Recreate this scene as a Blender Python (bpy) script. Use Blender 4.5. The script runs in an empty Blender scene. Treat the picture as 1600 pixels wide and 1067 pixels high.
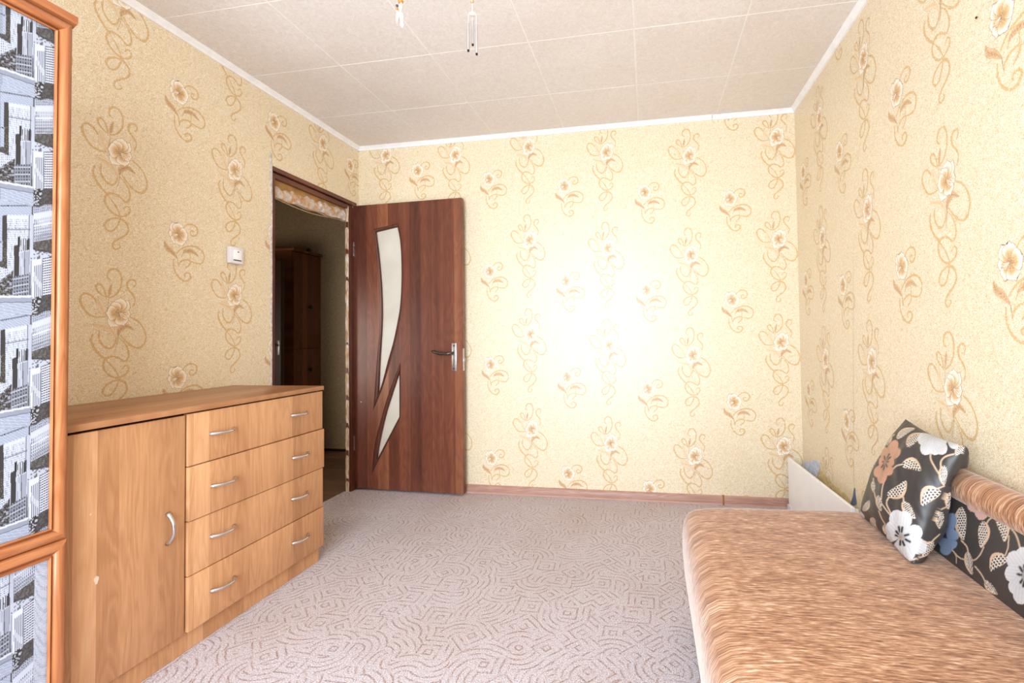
import bpy, bmesh, math, random
import numpy as np
from mathutils import Vector, Matrix

random.seed(7)
rng = np.random.default_rng(7)
SC = bpy.context.scene
COL = SC.collection

# ------------------------------------------------------------------ camera
F, PX, PY = 742.46, 879.93, 506.53          # focal length and principal point for a 1600 x 1067 frame
CAM = np.array([2.0612, -3.1267, 1.0693])
def _rot(yaw, pitch, roll):
    c, s = math.cos(yaw), math.sin(yaw);     a = np.array([[c, s, 0], [-s, c, 0], [0, 0, 1]])
    c, s = math.cos(pitch), math.sin(pitch); b = np.array([[1, 0, 0], [0, c, s], [0, -s, c]])
    c, s = math.cos(roll), math.sin(roll);   d = np.array([[c, 0, -s], [0, 1, 0], [s, 0, c]])
    return d @ b @ a
ROT = _rot(.1771, .0237, .0128)              # rows: right, forward, up
cd = bpy.data.cameras.new('camera'); cam = bpy.data.objects.new('camera', cd); COL.objects.link(cam)
cd.sensor_fit = 'HORIZONTAL'; cd.sensor_width = 36; cd.lens = F * 36 / 1600
cd.shift_x = (800 - PX) / 1600; cd.shift_y = -(533.5 - PY) / 1600
cd.clip_start = .02
m = Matrix.Identity(4)
for i in range(3):
    m[i][0] = ROT[0][i]; m[i][1] = ROT[2][i]; m[i][2] = -ROT[1][i]; m[i][3] = CAM[i]
cam.matrix_world = m
SC.camera = cam

def at(u, v, axis, val):
    """The point on the plane axis = val that is seen at (u, v): used to take sizes off the photograph."""
    d = ROT.T @ np.array([(u - PX) / F, 1, (PY - v) / F]); i = 'XYZ'.index(axis)
    return CAM + d * (val - CAM[i]) / d[i]
def seen(P):
    q = (np.asarray(P, float) - CAM) @ ROT.T
    return PX + F * q[..., 0] / q[..., 1], PY - F * q[..., 2] / q[..., 1]

# ------------------------------------------------------------------ world, lights, exposure
SC.view_settings.view_transform = 'Standard'; SC.view_settings.look = 'None'
SC.view_settings.gamma = 1; SC.view_settings.use_curve_mapping = False
SC.view_settings.exposure = 0.0
SC.cycles.use_denoising = True
SC.cycles.max_bounces = 10; SC.cycles.diffuse_bounces = 6
wd = bpy.data.worlds.new('sky'); SC.world = wd; wd.use_nodes = True
wd.node_tree.nodes['Background'].inputs[0].default_value = (.75, .86, 1, 1)
wd.node_tree.nodes['Background'].inputs[1].default_value = 1.2

W, H, CZ = 2.976, 2.432, 2.458               # room width, underside of the cornice, ceiling
HYN = -1.5                                   # near end of the hallway
YN = -3.95                                   # wall behind the camera
WX0, WX1, WZ0, WZ1 = .62, 2.22, .22, 2.20     # the window in it
def area(name, loc, rot, sx, sy, power, color):
    l = bpy.data.lights.new(name, 'AREA'); l.shape = 'RECTANGLE'; l.size = sx; l.size_y = sy
    l.energy = power; l.color = color
    o = bpy.data.objects.new(name, l); COL.objects.link(o); o.location = loc; o.rotation_euler = rot
    return o
area('window_daylight', ((WX0 + WX1) / 2, YN + .05, (WZ0 + WZ1) / 2), (math.radians(90), 0, 0), WX1 - WX0 - .1, WZ1 - WZ0 - .1, 140, (.79, .895, 1))
area('hall_fill', (-1.0, HYN + .06, .85), (math.radians(80), 0, 0), .7, 1.1, 18, (1, .93, .84))   # added fill lamp that brightens the hallway

# ------------------------------------------------------------------ colour and node helpers
def lin(c):
    c = np.asarray(c, float) / 255
    return np.where(c <= .04045, c / 12.92, ((c + .055) / 1.055) ** 2.4)
def rgba(c): return (*[float(x) for x in lin(c)], 1)

class NT:
    def __init__(s, name, rough=.6, spec=.4):
        s.m = bpy.data.materials.new(name); s.m.use_nodes = True
        s.t = s.m.node_tree; s.n = s.t.nodes; s.b = s.n['Principled BSDF']
        s.b.inputs['Roughness'].default_value = rough; s.b.inputs['Specular IOR Level'].default_value = spec
    def new(s, typ, ins=(), **kw):
        n = s.n.new(typ)
        for k, v in kw.items(): setattr(n, k, v)
        for k, v in (ins.items() if isinstance(ins, dict) else enumerate(ins)):
            if v is None: continue
            if isinstance(v, bpy.types.NodeSocket): s.t.links.new(v, n.inputs[k])
            else: n.inputs[k].default_value = v
        return n
    def math(s, op, a, b=None, c=None): return s.new('ShaderNodeMath', (a, b, c), operation=op).outputs[0]
    def vmath(s, op, a, b=None): return s.new('ShaderNodeVectorMath', (a, b), operation=op)
    def xyz(s):
        tc = s.new('ShaderNodeTexCoord'); sp = s.new('ShaderNodeSeparateXYZ', (tc.outputs['Object'],))
        return tc.outputs['Object'], sp.outputs[0], sp.outputs[1], sp.outputs[2]
    def comb(s, x, y, z=0.): return s.new('ShaderNodeCombineXYZ', (x, y, z)).outputs[0]
    def noise(s, vec, scale=5., detail=3., rough=.5, dist=0.):
        return s.new('ShaderNodeTexNoise', {'Vector': vec, 'Scale': scale, 'Detail': detail, 'Roughness': rough, 'Distortion': dist}).outputs[0]
    def ramp(s, fac, stops, interp='LINEAR'):
        n = s.new('ShaderNodeValToRGB', (fac,)); r = n.color_ramp; r.interpolation = interp
        while len(r.elements) < len(stops): r.elements.new(.5)
        for e, (p, c) in zip(r.elements, stops):
            e.position = p; e.color = rgba(c) if len(c) == 3 else c
        return n.outputs[0]
    def mix(s, fac, a, b, mode='MIX'):
        n = s.n.new('ShaderNodeMix'); n.data_type = 'RGBA'; n.blend_type = mode
        for k, v in ((0, fac), (6, a), (7, b)):
            if isinstance(v, bpy.types.NodeSocket): s.t.links.new(v, n.inputs[k])
            else: n.inputs[k].default_value = v
        return n.outputs[2]
    def bump(s, h, strength=.3, dist=.002):
        n = s.new('ShaderNodeBump', {'Strength': strength, 'Distance': dist, 'Height': h}); s.t.links.new(n.outputs[0], s.b.inputs['Normal'])
    def base(s, c):
        if isinstance(c, bpy.types.NodeSocket): s.t.links.new(c, s.b.inputs['Base Color'])
        else: s.b.inputs['Base Color'].default_value = c
        return s.m

def plain(name, c, rough=.6, spec=.4, metal=0., var=.05, scale=30):
    t = NT(name, rough, spec); P, *_ = t.xyz(); t.b.inputs['Metallic'].default_value = metal
    n = t.noise(P, scale, 4)
    a = np.clip(np.array(c) * (1 - var), 0, 255); b = np.clip(np.array(c) * (1 + var), 0, 255)
    return t.base(t.ramp(n, [(.3, tuple(a)), (.7, tuple(b))]))

def wood(name, dark, mid, light, across, along, strip=.045, rough=.42, spec=.4, fine=1., seed=0., coarse=1., rings=.42, tone=.42, soft=False):
    t = NT(name, rough, spec); P, x, y, z = t.xyz(); d = dict(X=x, Y=y, Z=z)
    u = d[across[0]]
    for k in across[1:]: u = t.math('ADD', u, d[k])
    w = d[along]
    u = t.math('ADD', u, 3.17 + seed)
    sid = t.math('FLOOR', t.math('DIVIDE', u, strip))
    wn = t.new('ShaderNodeTexWhiteNoise', {'W': sid}, noise_dimensions='1D').outputs[0]
    w2 = t.math('ADD', w, t.math('MULTIPLY', wn, 9.))
    if soft:
        wn = t.math('ADD', t.math('MULTIPLY', wn, .45), t.math('MULTIPLY', t.noise(t.comb(t.math('MULTIPLY', u, 11.), t.math('MULTIPLY', w, .35), 0.), 1., 2), .75))
    ring = t.noise(t.comb(t.math('MULTIPLY', u, 14 * coarse), t.math('MULTIPLY', w2, 1.3), sid), 1.6, 2, .5, .6)
    ring = t.math('FRACT', t.math('MULTIPLY', ring, 7.))
    ring = t.math('ABSOLUTE', t.math('SUBTRACT', ring, .5))
    fib = t.noise(t.comb(t.math('MULTIPLY', u, 260.), t.math('MULTIPLY', w2, 5.), 0.), 1.5, 3)
    v = t.math('ADD', t.math('MULTIPLY', wn, tone), t.math('MULTIPLY', ring, rings * fine))
    v = t.math('ADD', v, t.math('MULTIPLY', fib, .36 * fine))
    if soft: v = t.math('SUBTRACT', v, .30)
    t.bump(fib, .08, .0006)
    return t.base(t.ramp(v, [(.2, dark), (.5, mid), (.85, light)]))

# ------------------------------------------------------------------ materials
def wallpaper(name, base_lo, base_hi):
    t = NT(name, .40, .9); P, x, y, z = t.xyz()
    n1 = t.noise(P, 160, 2, .55, 2.4); n2 = t.noise(P, 420, 2)
    n3 = t.noise(t.vmath('MULTIPLY', P, (1, 1, .25)).outputs[0], 300, 2)
    v = t.math('ADD', t.math('MULTIPLY', n1, .7), t.math('MULTIPLY', n2, .3))
    paper = t.ramp(v, [(.37, base_lo), (.49, tuple((np.array(base_lo) * .4 + np.array(base_hi) * .6))), (.60, base_hi)])
    at_ = t.new('ShaderNodeVertexColor', layer_name='Col')
    speck = t.math('MULTIPLY', t.math('SUBTRACT', t.noise(P, 240, 3, .6), .22), 3.0)
    fac = t.math('MULTIPLY', at_.outputs['Alpha'], t.math('MINIMUM', t.math('MAXIMUM', speck, .14), 1.))
    t.bump(t.math('ADD', v, t.math('MULTIPLY', n3, .4)), .28, .0016)
    return t.base(t.mix(fac, paper, at_.outputs['Color']))
M = {}
M['paper'] = wallpaper('flowered wallpaper', (198, 168, 114), (248, 240, 220))
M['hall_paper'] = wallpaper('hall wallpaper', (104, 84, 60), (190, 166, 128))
M['ceil'] = plain('ceiling panel', (226, 216, 206), .85, .2, 0, .03, 60)
t = NT('ceiling panel textured', .85, .2); P, *_ = t.xyz()
n = t.noise(P, 55, 5, .6, 1.5); g = t.noise(P, 1.3, 2)
c = t.ramp(n, [(.35, (222, 214, 207)), (.65, (236, 230, 224))])
c = t.mix(t.math('MULTIPLY', t.math('MAXIMUM', t.math('SUBTRACT', g, .5), 0.), 1.1), c, rgba((206, 190, 170)))
t.bump(n, .25, .002); M['ceil'] = t.base(c)
M['joint'] = plain('ceiling joint filler', (240, 236, 230), .8, .2, 0, .02)
M['trim'] = plain('white foam cornice', (240, 240, 240), .45, .4, 0, .02, 20)
M['skirt'] = wood('brown skirting', (160, 120, 104), (188, 148, 132), (204, 168, 152), 'Z', 'X', .02)
M['white'] = plain('white laminate', (250, 251, 255), .35, .45, 0, .015, 12)
M['white2'] = plain('white plastic', (228, 228, 230), .4, .4, 0, .02, 12)
M['beech'] = wood('beech laminate upright', (170, 120, 80), (204, 152, 108), (221, 178, 136), 'Y', 'Z', .058, .4, .4, 1, 0, .7, .26, .34)
M['beech_top'] = wood('beech laminate lengthwise', (156, 106, 70), (184, 132, 90), (202, 154, 112), 'X', 'Y', .06, .38, .45, 1, 0, .7, .26, .3)
M['orange'] = wood('orange wood frame upright', (140, 80, 44), (172, 106, 62), (196, 134, 90), 'Y', 'Z', .2, .35, .5, 1, .4)
M['orange_h'] = wood('orange wood frame lengthwise', (136, 76, 42), (166, 100, 58), (190, 126, 84), 'Z', 'Y', .2, .35, .5, 1, 1.3)
M['gap'] = plain('dark gap', (38, 24, 16), .8, .1)
M['mahogany'] = wood('walnut laminate', (68, 33, 24), (108, 58, 41), (152, 98, 66), 'X', 'Z', .083, .36, .5, .9, .21, .45, .2, 1., True)
M['mahogany_h'] = wood('walnut trim', (70, 32, 24), (98, 50, 36), (120, 66, 46), 'YZ', 'X', .3, .35, .5)
M['frame'] = wood('walnut frame', (62, 30, 20), (88, 46, 32), (106, 60, 42), 'X', 'Z', .3, .4, .4)
M['steel'] = plain('brushed steel', (190, 190, 192), .3, .5, .95, .05, 80)
M['chrome'] = plain('satin chrome', (206, 204, 204), .24, .5, .95, .03, 40)
M['dark_steel'] = plain('dark metal', (96, 90, 84), .35, .5, .9, .05, 40)
M['hallwood'] = wood('dark hall wood', (84, 46, 24), (112, 64, 36), (132, 80, 48), 'Y', 'Z', .06, .45, .3)
M['darkdoor'] = wood('dark entrance door', (36, 22, 16), (48, 30, 20), (60, 38, 26), 'X', 'Z', .1, .5, .3)
M['black'] = plain('black plastic', (22, 20, 20), .4, .4)
M['tan'] = plain('raw tan board', (176, 132, 80), .8, .2, 0, .12, 14)
M['plaster'] = plain('rough grey plaster', (206, 200, 196), .9, .1, 0, .14, 50)
M['greyplaster'] = plain('bare blue grey plaster', (200, 208, 224), .9, .1, 0, .1, 40)
M['floorboard'] = wood('dark laminate floor', (84, 60, 44), (110, 80, 58), (132, 98, 74), 'Y', 'X', .3, .45, .4)
M['subfloor'] = plain('screed', (120, 112, 104), .9, .1)
t = NT('torn foam and plaster', .9, .1); P, *_ = t.xyz()
M['foam'] = t.base(t.ramp(t.noise(t.vmath('MULTIPLY', P, (1, .6, .5)).outputs[0], 42, 5, .6, .6), [(.34, (190, 142, 96)), (.45, (204, 172, 136)), (.53, (206, 192, 180)), (.7, (226, 222, 222))]))
t = NT('torn plaster reveal', .9, .1); P, *_ = t.xyz()
M['foam_jamb'] = t.base(t.ramp(t.noise(t.vmath('MULTIPLY', P, (3, 1, .22)).outputs[0], 60, 4, .6), [(.35, (150, 112, 76)), (.48, (190, 158, 122)), (.62, (220, 212, 204))]))
# frosted glass
t = NT('frosted glass', .55, .5); P, *_ = t.xyz()
t.b.inputs['Transmission Weight'].default_value = .25
M['glass'] = t.base(t.ramp(t.noise(P, 6, 2), [(.3, (222, 216, 202)), (.7, (236, 231, 218))]))
t = NT('clear window glass', .02, .5); t.b.inputs['Transmission Weight'].default_value = 1; t.b.inputs['IOR'].default_value = 1.02
M['pane'] = t.base((1, 1, 1, 1))
# painted (vertex coloured) prints
def print_mat(name, rough, spec, bumpscale=0, sheen=0.):
    t = NT(name, rough, spec); P, *_ = t.xyz()
    a = t.new('ShaderNodeVertexColor', layer_name='Col')
    if bumpscale:
        n = t.noise(P, bumpscale, 2); t.bump(n, .15, .0008)
    if sheen:
        t.b.inputs['Sheen Weight'].default_value = sheen
    return t.base(a.outputs['Color'])
M['city'] = print_mat('city photograph print', .4, .4)
M['fabric'] = print_mat('satin flowered fabric', .42, .5, 900)
# velour
t = NT('brown streaked velour', .8, .25); P, x, y, z = t.xyz()
s = t.math('SUBTRACT', x, t.math('MULTIPLY', z, 1.15))
wob = t.math('MULTIPLY', t.noise(P, 4, 2), .012)
yy = t.math('ADD', y, wob)
n1 = t.noise(t.comb(t.math('MULTIPLY', s, 26.), t.math('MULTIPLY', yy, 190.), 0.), 1., 4, .6)
n2 = t.noise(t.comb(t.math('MULTIPLY', s, 50.), t.math('MULTIPLY', yy, 420.), 3.), 1., 3, .6)
n3 = t.noise(t.comb(t.math('MULTIPLY', s, 6.), t.math('MULTIPLY', yy, 24.), 7.), 1., 2)
v = t.math('ADD', t.math('ADD', t.math('MULTIPLY', n1, .5), t.math('MULTIPLY', n2, .3)), t.math('MULTIPLY', n3, .16))
t.b.inputs['Sheen Weight'].default_value = .5; t.b.inputs['Sheen Roughness'].default_value = .35
t.b.inputs['Sheen Tint'].default_value = (1, .97, .93, 1)
t.bump(t.math('ADD', n1, n2), .25, .002)
M['velour'] = t.base(t.ramp(v, [(.37, (104, 64, 40)), (.46, (158, 110, 76)), (.53, (192, 146, 112)), (.61, (230, 204, 180))]))
# carpet
t = NT('tufted carpet', .95, .1); P, x, y, z = t.xyz()
w = t.new('ShaderNodeTexNoise', {'Vector': P, 'Scale': 9., 'Detail': 2.}).outputs[1]
Pd = t.vmath('ADD', t.comb(x, y, 0.), t.vmath('SCALE', t.vmath('SUBTRACT', w, (.5, .5, .5)).outputs[0]).outputs[0])
sc_ = Pd.inputs[1].links[0].from_node; sc_.inputs['Scale'].default_value = .016
Pd = Pd.outputs[0]
vor = t.new('ShaderNodeTexVoronoi', {'Vector': Pd, 'Scale': 9.2, 'Randomness': .8}, voronoi_dimensions='2D')
loc = t.vmath('SUBTRACT', Pd, vor.outputs['Position']).outputs[0]
cs = t.new('ShaderNodeSeparateColor', (vor.outputs['Color'],))
ang = t.math('MULTIPLY', t.math('FLOOR', t.math('MULTIPLY', cs.outputs[0], 8.)), .785)
rot = t.new('ShaderNodeVectorRotate', {'Vector': loc, 'Angle': ang}, rotation_type='Z_AXIS').outputs[0]
rs = t.new('ShaderNodeSeparateXYZ', (rot,))
d1 = t.vmath('LENGTH', t.vmath('ADD', rot, (.05, .05, 0)).outputs[0]).outputs['Value']
d2 = t.math('MAXIMUM', t.math('ABSOLUTE', t.math('ADD', rs.outputs[0], .012)), t.math('ABSOLUTE', rs.outputs[1]))
pick = t.math('GREATER_THAN', cs.outputs[1], .5)
d = t.math('ADD', t.math('MULTIPLY', d1, pick), t.math('MULTIPLY', d2, t.math('SUBTRACT', 1., pick)))
fr = t.math('ABSOLUTE', t.math('SUBTRACT', t.math('FRACT', t.math('MULTIPLY', d, 41.)), .5))
line = t.new('ShaderNodeMapRange', {'Value': fr, 'From Min': .19, 'From Max': .05, 'To Min': 0., 'To Max': 1.}).outputs[0]
brk = t.new('ShaderNodeMapRange', {'Value': t.noise(P, 24, 3), 'From Min': .36, 'From Max': .56}).outputs[0]
f1 = t.noise(P, 240, 3, .7)
line = t.math('MULTIPLY', t.math('MULTIPLY', line, brk), t.new('ShaderNodeMapRange', {'Value': f1, 'From Min': .62, 'From Max': .42, 'To Min': .25, 'To Max': 1.}).outputs[0]); f2 = t.noise(P, 150, 2)
base = t.ramp(f1, [(.34, (146, 126, 122)), (.46, (194, 182, 184)), (.56, (210, 202, 206)), (.66, (238, 234, 240))])
dirt = t.new('ShaderNodeMapRange', {'Value': t.noise(P, 1.7, 3), 'From Min': .5, 'From Max': .8, 'To Max': .35}).outputs[0]
base = t.mix(dirt, base, rgba((176, 150, 132)))
c = t.mix(t.math('MULTIPLY', line, .72), base, rgba((150, 102, 66)))
t.bump(t.math('SUBTRACT', t.math('ADD', t.math('MULTIPLY', f1, .6), t.math('MULTIPLY', f2, .5)), t.math('MULTIPLY', line, .7)), .55, .006)
M['carpet'] = t.base(c)

# ------------------------------------------------------------------ object helpers
def tag(o, label=None, cat=None, group=None, kind=None):
    if label: o['label'] = label
    if cat: o['category'] = cat
    if group: o['group'] = group
    if kind: o['kind'] = kind
    return o
def link(name, me, mats, parent=None, smooth=None):
    o = bpy.data.objects.new(name, me); COL.objects.link(o)
    for mm in (mats if isinstance(mats, (list, tuple)) else [mats]): me.materials.append(mm)
    if parent: o.parent = parent
    if smooth is not None:
        me.polygons.foreach_set('use_smooth', [True] * len(me.polygons))
        if smooth < 180: me.set_sharp_from_angle(angle=math.radians(smooth))
    return o
def empty(name, loc=(0, 0, 0)):
    o = bpy.data.objects.new(name, None); COL.objects.link(o); o.empty_display_size = .1
    return o
def raw(name, vs, fs, mats, parent=None, smooth=None):
    me = bpy.data.meshes.new(name); me.from_pydata([tuple(map(float, v)) for v in vs], [], fs); me.update()
    return link(name, me, mats, parent, smooth)
def bm_obj(name, bm, mats, parent=None, smooth=None):
    me = bpy.data.meshes.new(name); bmesh.ops.recalc_face_normals(bm, faces=bm.faces); bm.to_mesh(me); bm.free()
    return link(name, me, mats, parent, smooth)
def box(bm, x0, x1, y0, y1, z0, z1, bev=0., seg=2):
    g = bmesh.ops.create_cube(bm, size=1)
    for v in g['verts']:
        v.co = Vector((x0 + (v.co.x + .5) * (x1 - x0), y0 + (v.co.y + .5) * (y1 - y0), z0 + (v.co.z + .5) * (z1 - z0)))
    if bev:
        es = list({e for v in g['verts'] for e in v.link_edges})
        bmesh.ops.bevel(bm, geom=es, offset=bev, segments=seg, affect='EDGES', profile=.5)
def boxes(name, bs, mats, parent=None, bev=0., smooth=None, seg=2):
    bm = bmesh.new()
    for b in bs: box(bm, *b, bev=bev, seg=seg)
    return bm_obj(name, bm, mats, parent, smooth if smooth is not None else (35 if bev else None))
def sweep(bm, prof, path, cap=True):
    """prof: list of (a, b) ; path: list of (origin, dirA, dirB): a ring per path entry."""
    rings = []
    for o, A, B in path:
        o, A, B = Vector(o), Vector(A), Vector(B)
        rings.append([bm.verts.new(o + A * a + B * b) for a, b in prof])
    n = len(prof)
    for r, q in zip(rings, rings[1:]):
        for i in range(n): bm.faces.new((r[i], r[(i + 1) % n], q[(i + 1) % n], q[i]))
    if cap: bm.faces.new(rings[0][::-1]); bm.faces.new(rings[-1])
def tube(bm, pts, rad, seg=8, flat=1.):
    pts = [Vector(p) for p in pts]; n = len(pts)
    rads = rad if isinstance(rad, (list, tuple)) else [rad] * n
    rings = []; up = None
    for i in range(n):
        d = (pts[min(i + 1, n - 1)] - pts[max(i - 1, 0)]).normalized()
        if up is None: up = Vector((0, 0, 1)) if abs(d.z) < .9 else Vector((1, 0, 0))
        a = d.cross(up).normalized(); b = a.cross(d).normalized(); up = b
        rings.append([bm.verts.new(pts[i] + (a * math.cos(q) * flat + b * math.sin(q)) * rads[i]) for q in [2 * math.pi * k / seg for k in range(seg)]])
    for r, q in zip(rings, rings[1:]):
        for i in range(seg): bm.faces.new((r[i], r[(i + 1) % seg], q[(i + 1) % seg], q[i]))
    bm.faces.new(rings[0][::-1]); bm.faces.new(rings[-1])
def lathe(bm, prof, c, seg=14, axis='Z'):
    rings = []
    for r, h in prof:
        ring = []
        for k in range(seg):
            q = 2 * math.pi * k / seg; a, b = r * math.cos(q), r * math.sin(q)
            p = dict(Z=(a, b, h), X=(h, a, b), Y=(a, h, b))[axis]
            ring.append(bm.verts.new(Vector(c) + Vector(p)))
        rings.append(ring)
    for r, q in zip(rings, rings[1:]):
        for i in range(seg): bm.faces.new((r[i], r[(i + 1) % seg], q[(i + 1) % seg], q[i]))
    bm.faces.new(rings[0][::-1]); bm.faces.new(rings[-1])
def smooth_pts(pts, n=6, closed=False):
    p = np.asarray(pts, float); out = []; N = len(p)
    for i in range(N if closed else N - 1):
        p0 = p[(i - 1) % N] if closed or i else 2 * p[0] - p[1]
        p1, p2 = p[i], p[(i + 1) % N]
        p3 = p[(i + 2) % N] if closed or i + 2 < N else 2 * p[-1] - p[-2]
        for k in range(n):
            t_ = k / n
            out.append(.5 * (2 * p1 + (p2 - p0) * t_ + (2 * p0 - 5 * p1 + 4 * p2 - p3) * t_ ** 2 + (3 * p1 - p0 - 3 * p2 + p3) * t_ ** 3))
    if not closed: out.append(p[-1])
    return np.array(out)

# ------------------------------------------------------------------ wallpaper print (flat coloured shapes laid on the paper)
class Motif:
    def __init__(s): s.v = []; s.f = []; s.c = []; s.l = []; s.k = 0
    def _add(s, vs, fs, cs, lv=None):
        o = len(s.v); s.v += [tuple(p) for p in vs]; s.f += [tuple(i + o for i in f) for f in fs]; s.c += list(cs); s.l += lv or [s.k] * len(vs); s.k += 1
    def stroke(s, pts, w, col, a, n=5, taper=True, rough=0.):
        p = smooth_pts(pts, n); d = np.gradient(p, axis=0); d /= np.linalg.norm(d, axis=1)[:, None] + 1e-9
        nn = np.stack([-d[:, 1], d[:, 0]], 1); t_ = np.linspace(0, 1, len(p))
        ww = w * (.45 + .55 * np.sin(np.pi * np.clip(t_, 0, 1)) ** .6 if taper else np.ones(len(p)))
        if rough: ww = ww * (1 + rough * rng.uniform(-1, 1, len(p)))
        L, R_ = p + nn * ww[:, None] / 2, p - nn * ww[:, None] / 2
        vs = np.concatenate([L, R_]); m_ = len(p)
        s._add(vs, [(i, i + 1, m_ + i + 1, m_ + i) for i in range(m_ - 1)], [(*col, a)] * len(vs), [s.k + .8 * (i % m_) / m_ for i in range(2 * m_)])
    def petal(s, base, tip, w, cin, cmid, cout, fold=.55, ragged=.05):
        b, tp = np.array(base, float), np.array(tip, float); ax = tp - b; Ln = np.linalg.norm(ax); ax /= Ln; nx = np.array([-ax[1], ax[0]])
        q = np.array([0, .08, .2, .34, .5, .66, .8, .9, .97, 1.]); prof = np.sin(np.pi * q ** 1.4) ** .7 * w * .46; prof[-1] = w * .06
        M_ = 8; vs = []; cs = []
        for t_, h in zip(q, prof):
            for k in range(M_ + 1):
                e = 2 * k / M_ - 1
                tt = t_ * (1 - .07 * e * e) * (1 + (rng.uniform(-.035, .035) if t_ > .85 else 0))
                vs.append(b + ax * Ln * tt + nx * h * e)
                g = min(1, t_ / .86 + .62 * abs(e) ** 3 * min(1, t_ * 4)); st = .22 * (k % 2)
                wts = np.array([max(0, 1 - g / .5), max(0, 1 - abs(g - .5) / .42), max(0, (g - .55) / .45)]); wts /= wts.sum()
                col_ = (np.array(cin) * wts[0] + np.array(cmid) * wts[1] + np.array(cout) * wts[2]) * (1 - st * (1 - g))
                cs.append((*col_, .95))
        n = len(q)
        s._add(vs, [(r * (M_ + 1) + k, (r + 1) * (M_ + 1) + k, (r + 1) * (M_ + 1) + k + 1, r * (M_ + 1) + k + 1) for r in range(n - 1) for k in range(M_)], cs)
        rim = [vs[r * (M_ + 1)] for r in range(n)] + [vs[(n - 1) * (M_ + 1) + k] for k in range(1, M_)] + [vs[r * (M_ + 1) + M_] for r in range(n - 1, -1, -1)]
        s.stroke(np.array(rim), .0017, INK, .75, 1, False)
        for e in (-.35, 0, .35):
            s.stroke([b + ax * Ln * .12 + nx * w * .06 * e, b + ax * Ln * (.62 - .1 * abs(e)) + nx * w * .36 * e], .0016, DEEP, .7, 2)
    def leaf(s, pts, w, c0, c1, a=.85):
        p = smooth_pts(pts, 5); d = np.gradient(p, axis=0); d /= np.linalg.norm(d, axis=1)[:, None] + 1e-9
        nn = np.stack([-d[:, 1], d[:, 0]], 1); q = np.linspace(0, 1, len(p)); ww = w / 2 * np.sin(np.pi * q) ** .8
        L, R_ = p + nn * ww[:, None], p - nn * ww[:, None]; m_ = len(p)
        vs = np.concatenate([L, p, R_])
        fs = [(i, i + 1, m_ + i + 1, m_ + i) for i in range(m_ - 1)] + [(m_ + i, m_ + i + 1, 2 * m_ + i + 1, 2 * m_ + i) for i in range(m_ - 1)]
        s._add(vs, fs, [(*c1, a)] * m_ + [(*c0, a)] * m_ + [(*(np.array(c1) * .9), a)] * m_)
        s.stroke(L, .0014, INK, .5, 1, False); s.stroke(R_, .0014, INK, .4, 1, False)
INK = tuple(lin((150, 100, 48))); GOLD = tuple(lin((202, 156, 74))); DEEP = tuple(lin((166, 104, 38)))
HON = tuple(lin((220, 170, 92))); CRM = tuple(lin((252, 246, 234))); PALE = tuple(lin((244, 232, 206)))

def tr(pts, ox, oy, sc, cy, cz):
    """Crop coordinates traced on the left wall -> metres from the flower's centre."""
    return [(lambda q: (q[1] - cy, q[2] - cz))(at(ox + px_ / sc, oy + py_ / sc, 'X', 0)) for px_, py_ in pts]
def big_motif():
    mo = Motif(); c0 = at(187.8, 239, 'X', 0); T = lambda *p: tr(p, 100, 140, 4.443, c0[1], c0[2])
    S = lambda *p, w=.0080, a=.78: mo.stroke(T(*p), w, GOLD, a, 5, True, .35)
    S((340, 205), (322, 190), (312, 165), (320, 140), (345, 128), (378, 142), (402, 180), (410, 230), (400, 278), (370, 310), (330, 320), (305, 300))
    S((305, 322), (298, 275), (278, 225), (255, 203), (236, 208), (238, 235), (262, 270), (295, 305))
    S((490, 300), (508, 280), (498, 252), (468, 242), (447, 262), (455, 300), (482, 340), (502, 385), (488, 432))
    S((300, 440), (240, 425), (190, 395), (150, 340), (126, 282), (132, 248), (162, 240), (202, 266), (240, 320), (262, 360))
    S((470, 495), (530, 550), (568, 620), (576, 680), (546, 722), (498, 710), (448, 662), (400, 595), w=.009)
    S((215, 530), (200, 570), (220, 630), (262, 692), (312, 742), w=.009)
    S((258, 520), (255, 580), (288, 640), (332, 668), (364, 642), (376, 595), w=.009)
    S((388, 610), (430, 660), (455, 718), (456, 765), (428, 786), (388, 750), (340, 726), (300, 732), (283, 770), (302, 822), (350, 870), (402, 886), (446, 870), (458, 838), (436, 816), (410, 835))
    S((300, 738), (342, 790), (372, 840), (390, 890), (372, 948), (338, 985), (300, 982), (280, 948), (302, 914), (352, 898), (402, 908), (436, 940), (446, 985), (422, 1018), (380, 1042), (348, 1062), (336, 1092), (358, 1116), (390, 1098), (376, 1078))
    mo.leaf(T((248, 285), (262, 350), (285, 400), (302, 440)), .030, HON, PALE, .55)
    mo.leaf(T((212, 462), (262, 490), (330, 535), (385, 622)), .026, HON, PALE, .7)
    mo.leaf(T((385, 600), (396, 562), (440, 548), (497, 592)), .022, DEEP, HON, .8)
    mo.leaf(T((322, 312), (330, 270), (342, 228)), .012, DEEP, HON, .8)
    mo.stroke(T((384, 560), (386, 620), (362, 700)), .0022, INK, .8)
    mo.stroke(T((305, 440), (315, 380), (322, 312)), .0018, INK, .7)
    ctr = T((392, 446))[0]
    for tip, w in [((330, 525), .054), ((425, 542), .056), ((474, 478), .050), ((458, 378), .046), ((405, 340), .056), ((350, 352), .046), ((298, 412), .066)]:
        mo.petal(ctr, T(tip)[0], w, DEEP, HON, CRM)
    for tip in [(430, 500), (446, 488), (415, 498), (452, 470), (438, 478)]:
        mo.stroke(T((396, 446), tip), .0016, CRM, .9, 3); 
    for tip in [(432, 502), (448, 490), (416, 500), (454, 471)]:
        p = T(tip)[0]; mo.stroke([(p[0] - .003, p[1]), (p[0] + .002, p[1])], .003, DEEP, .9, 2)
    return mo
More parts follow.
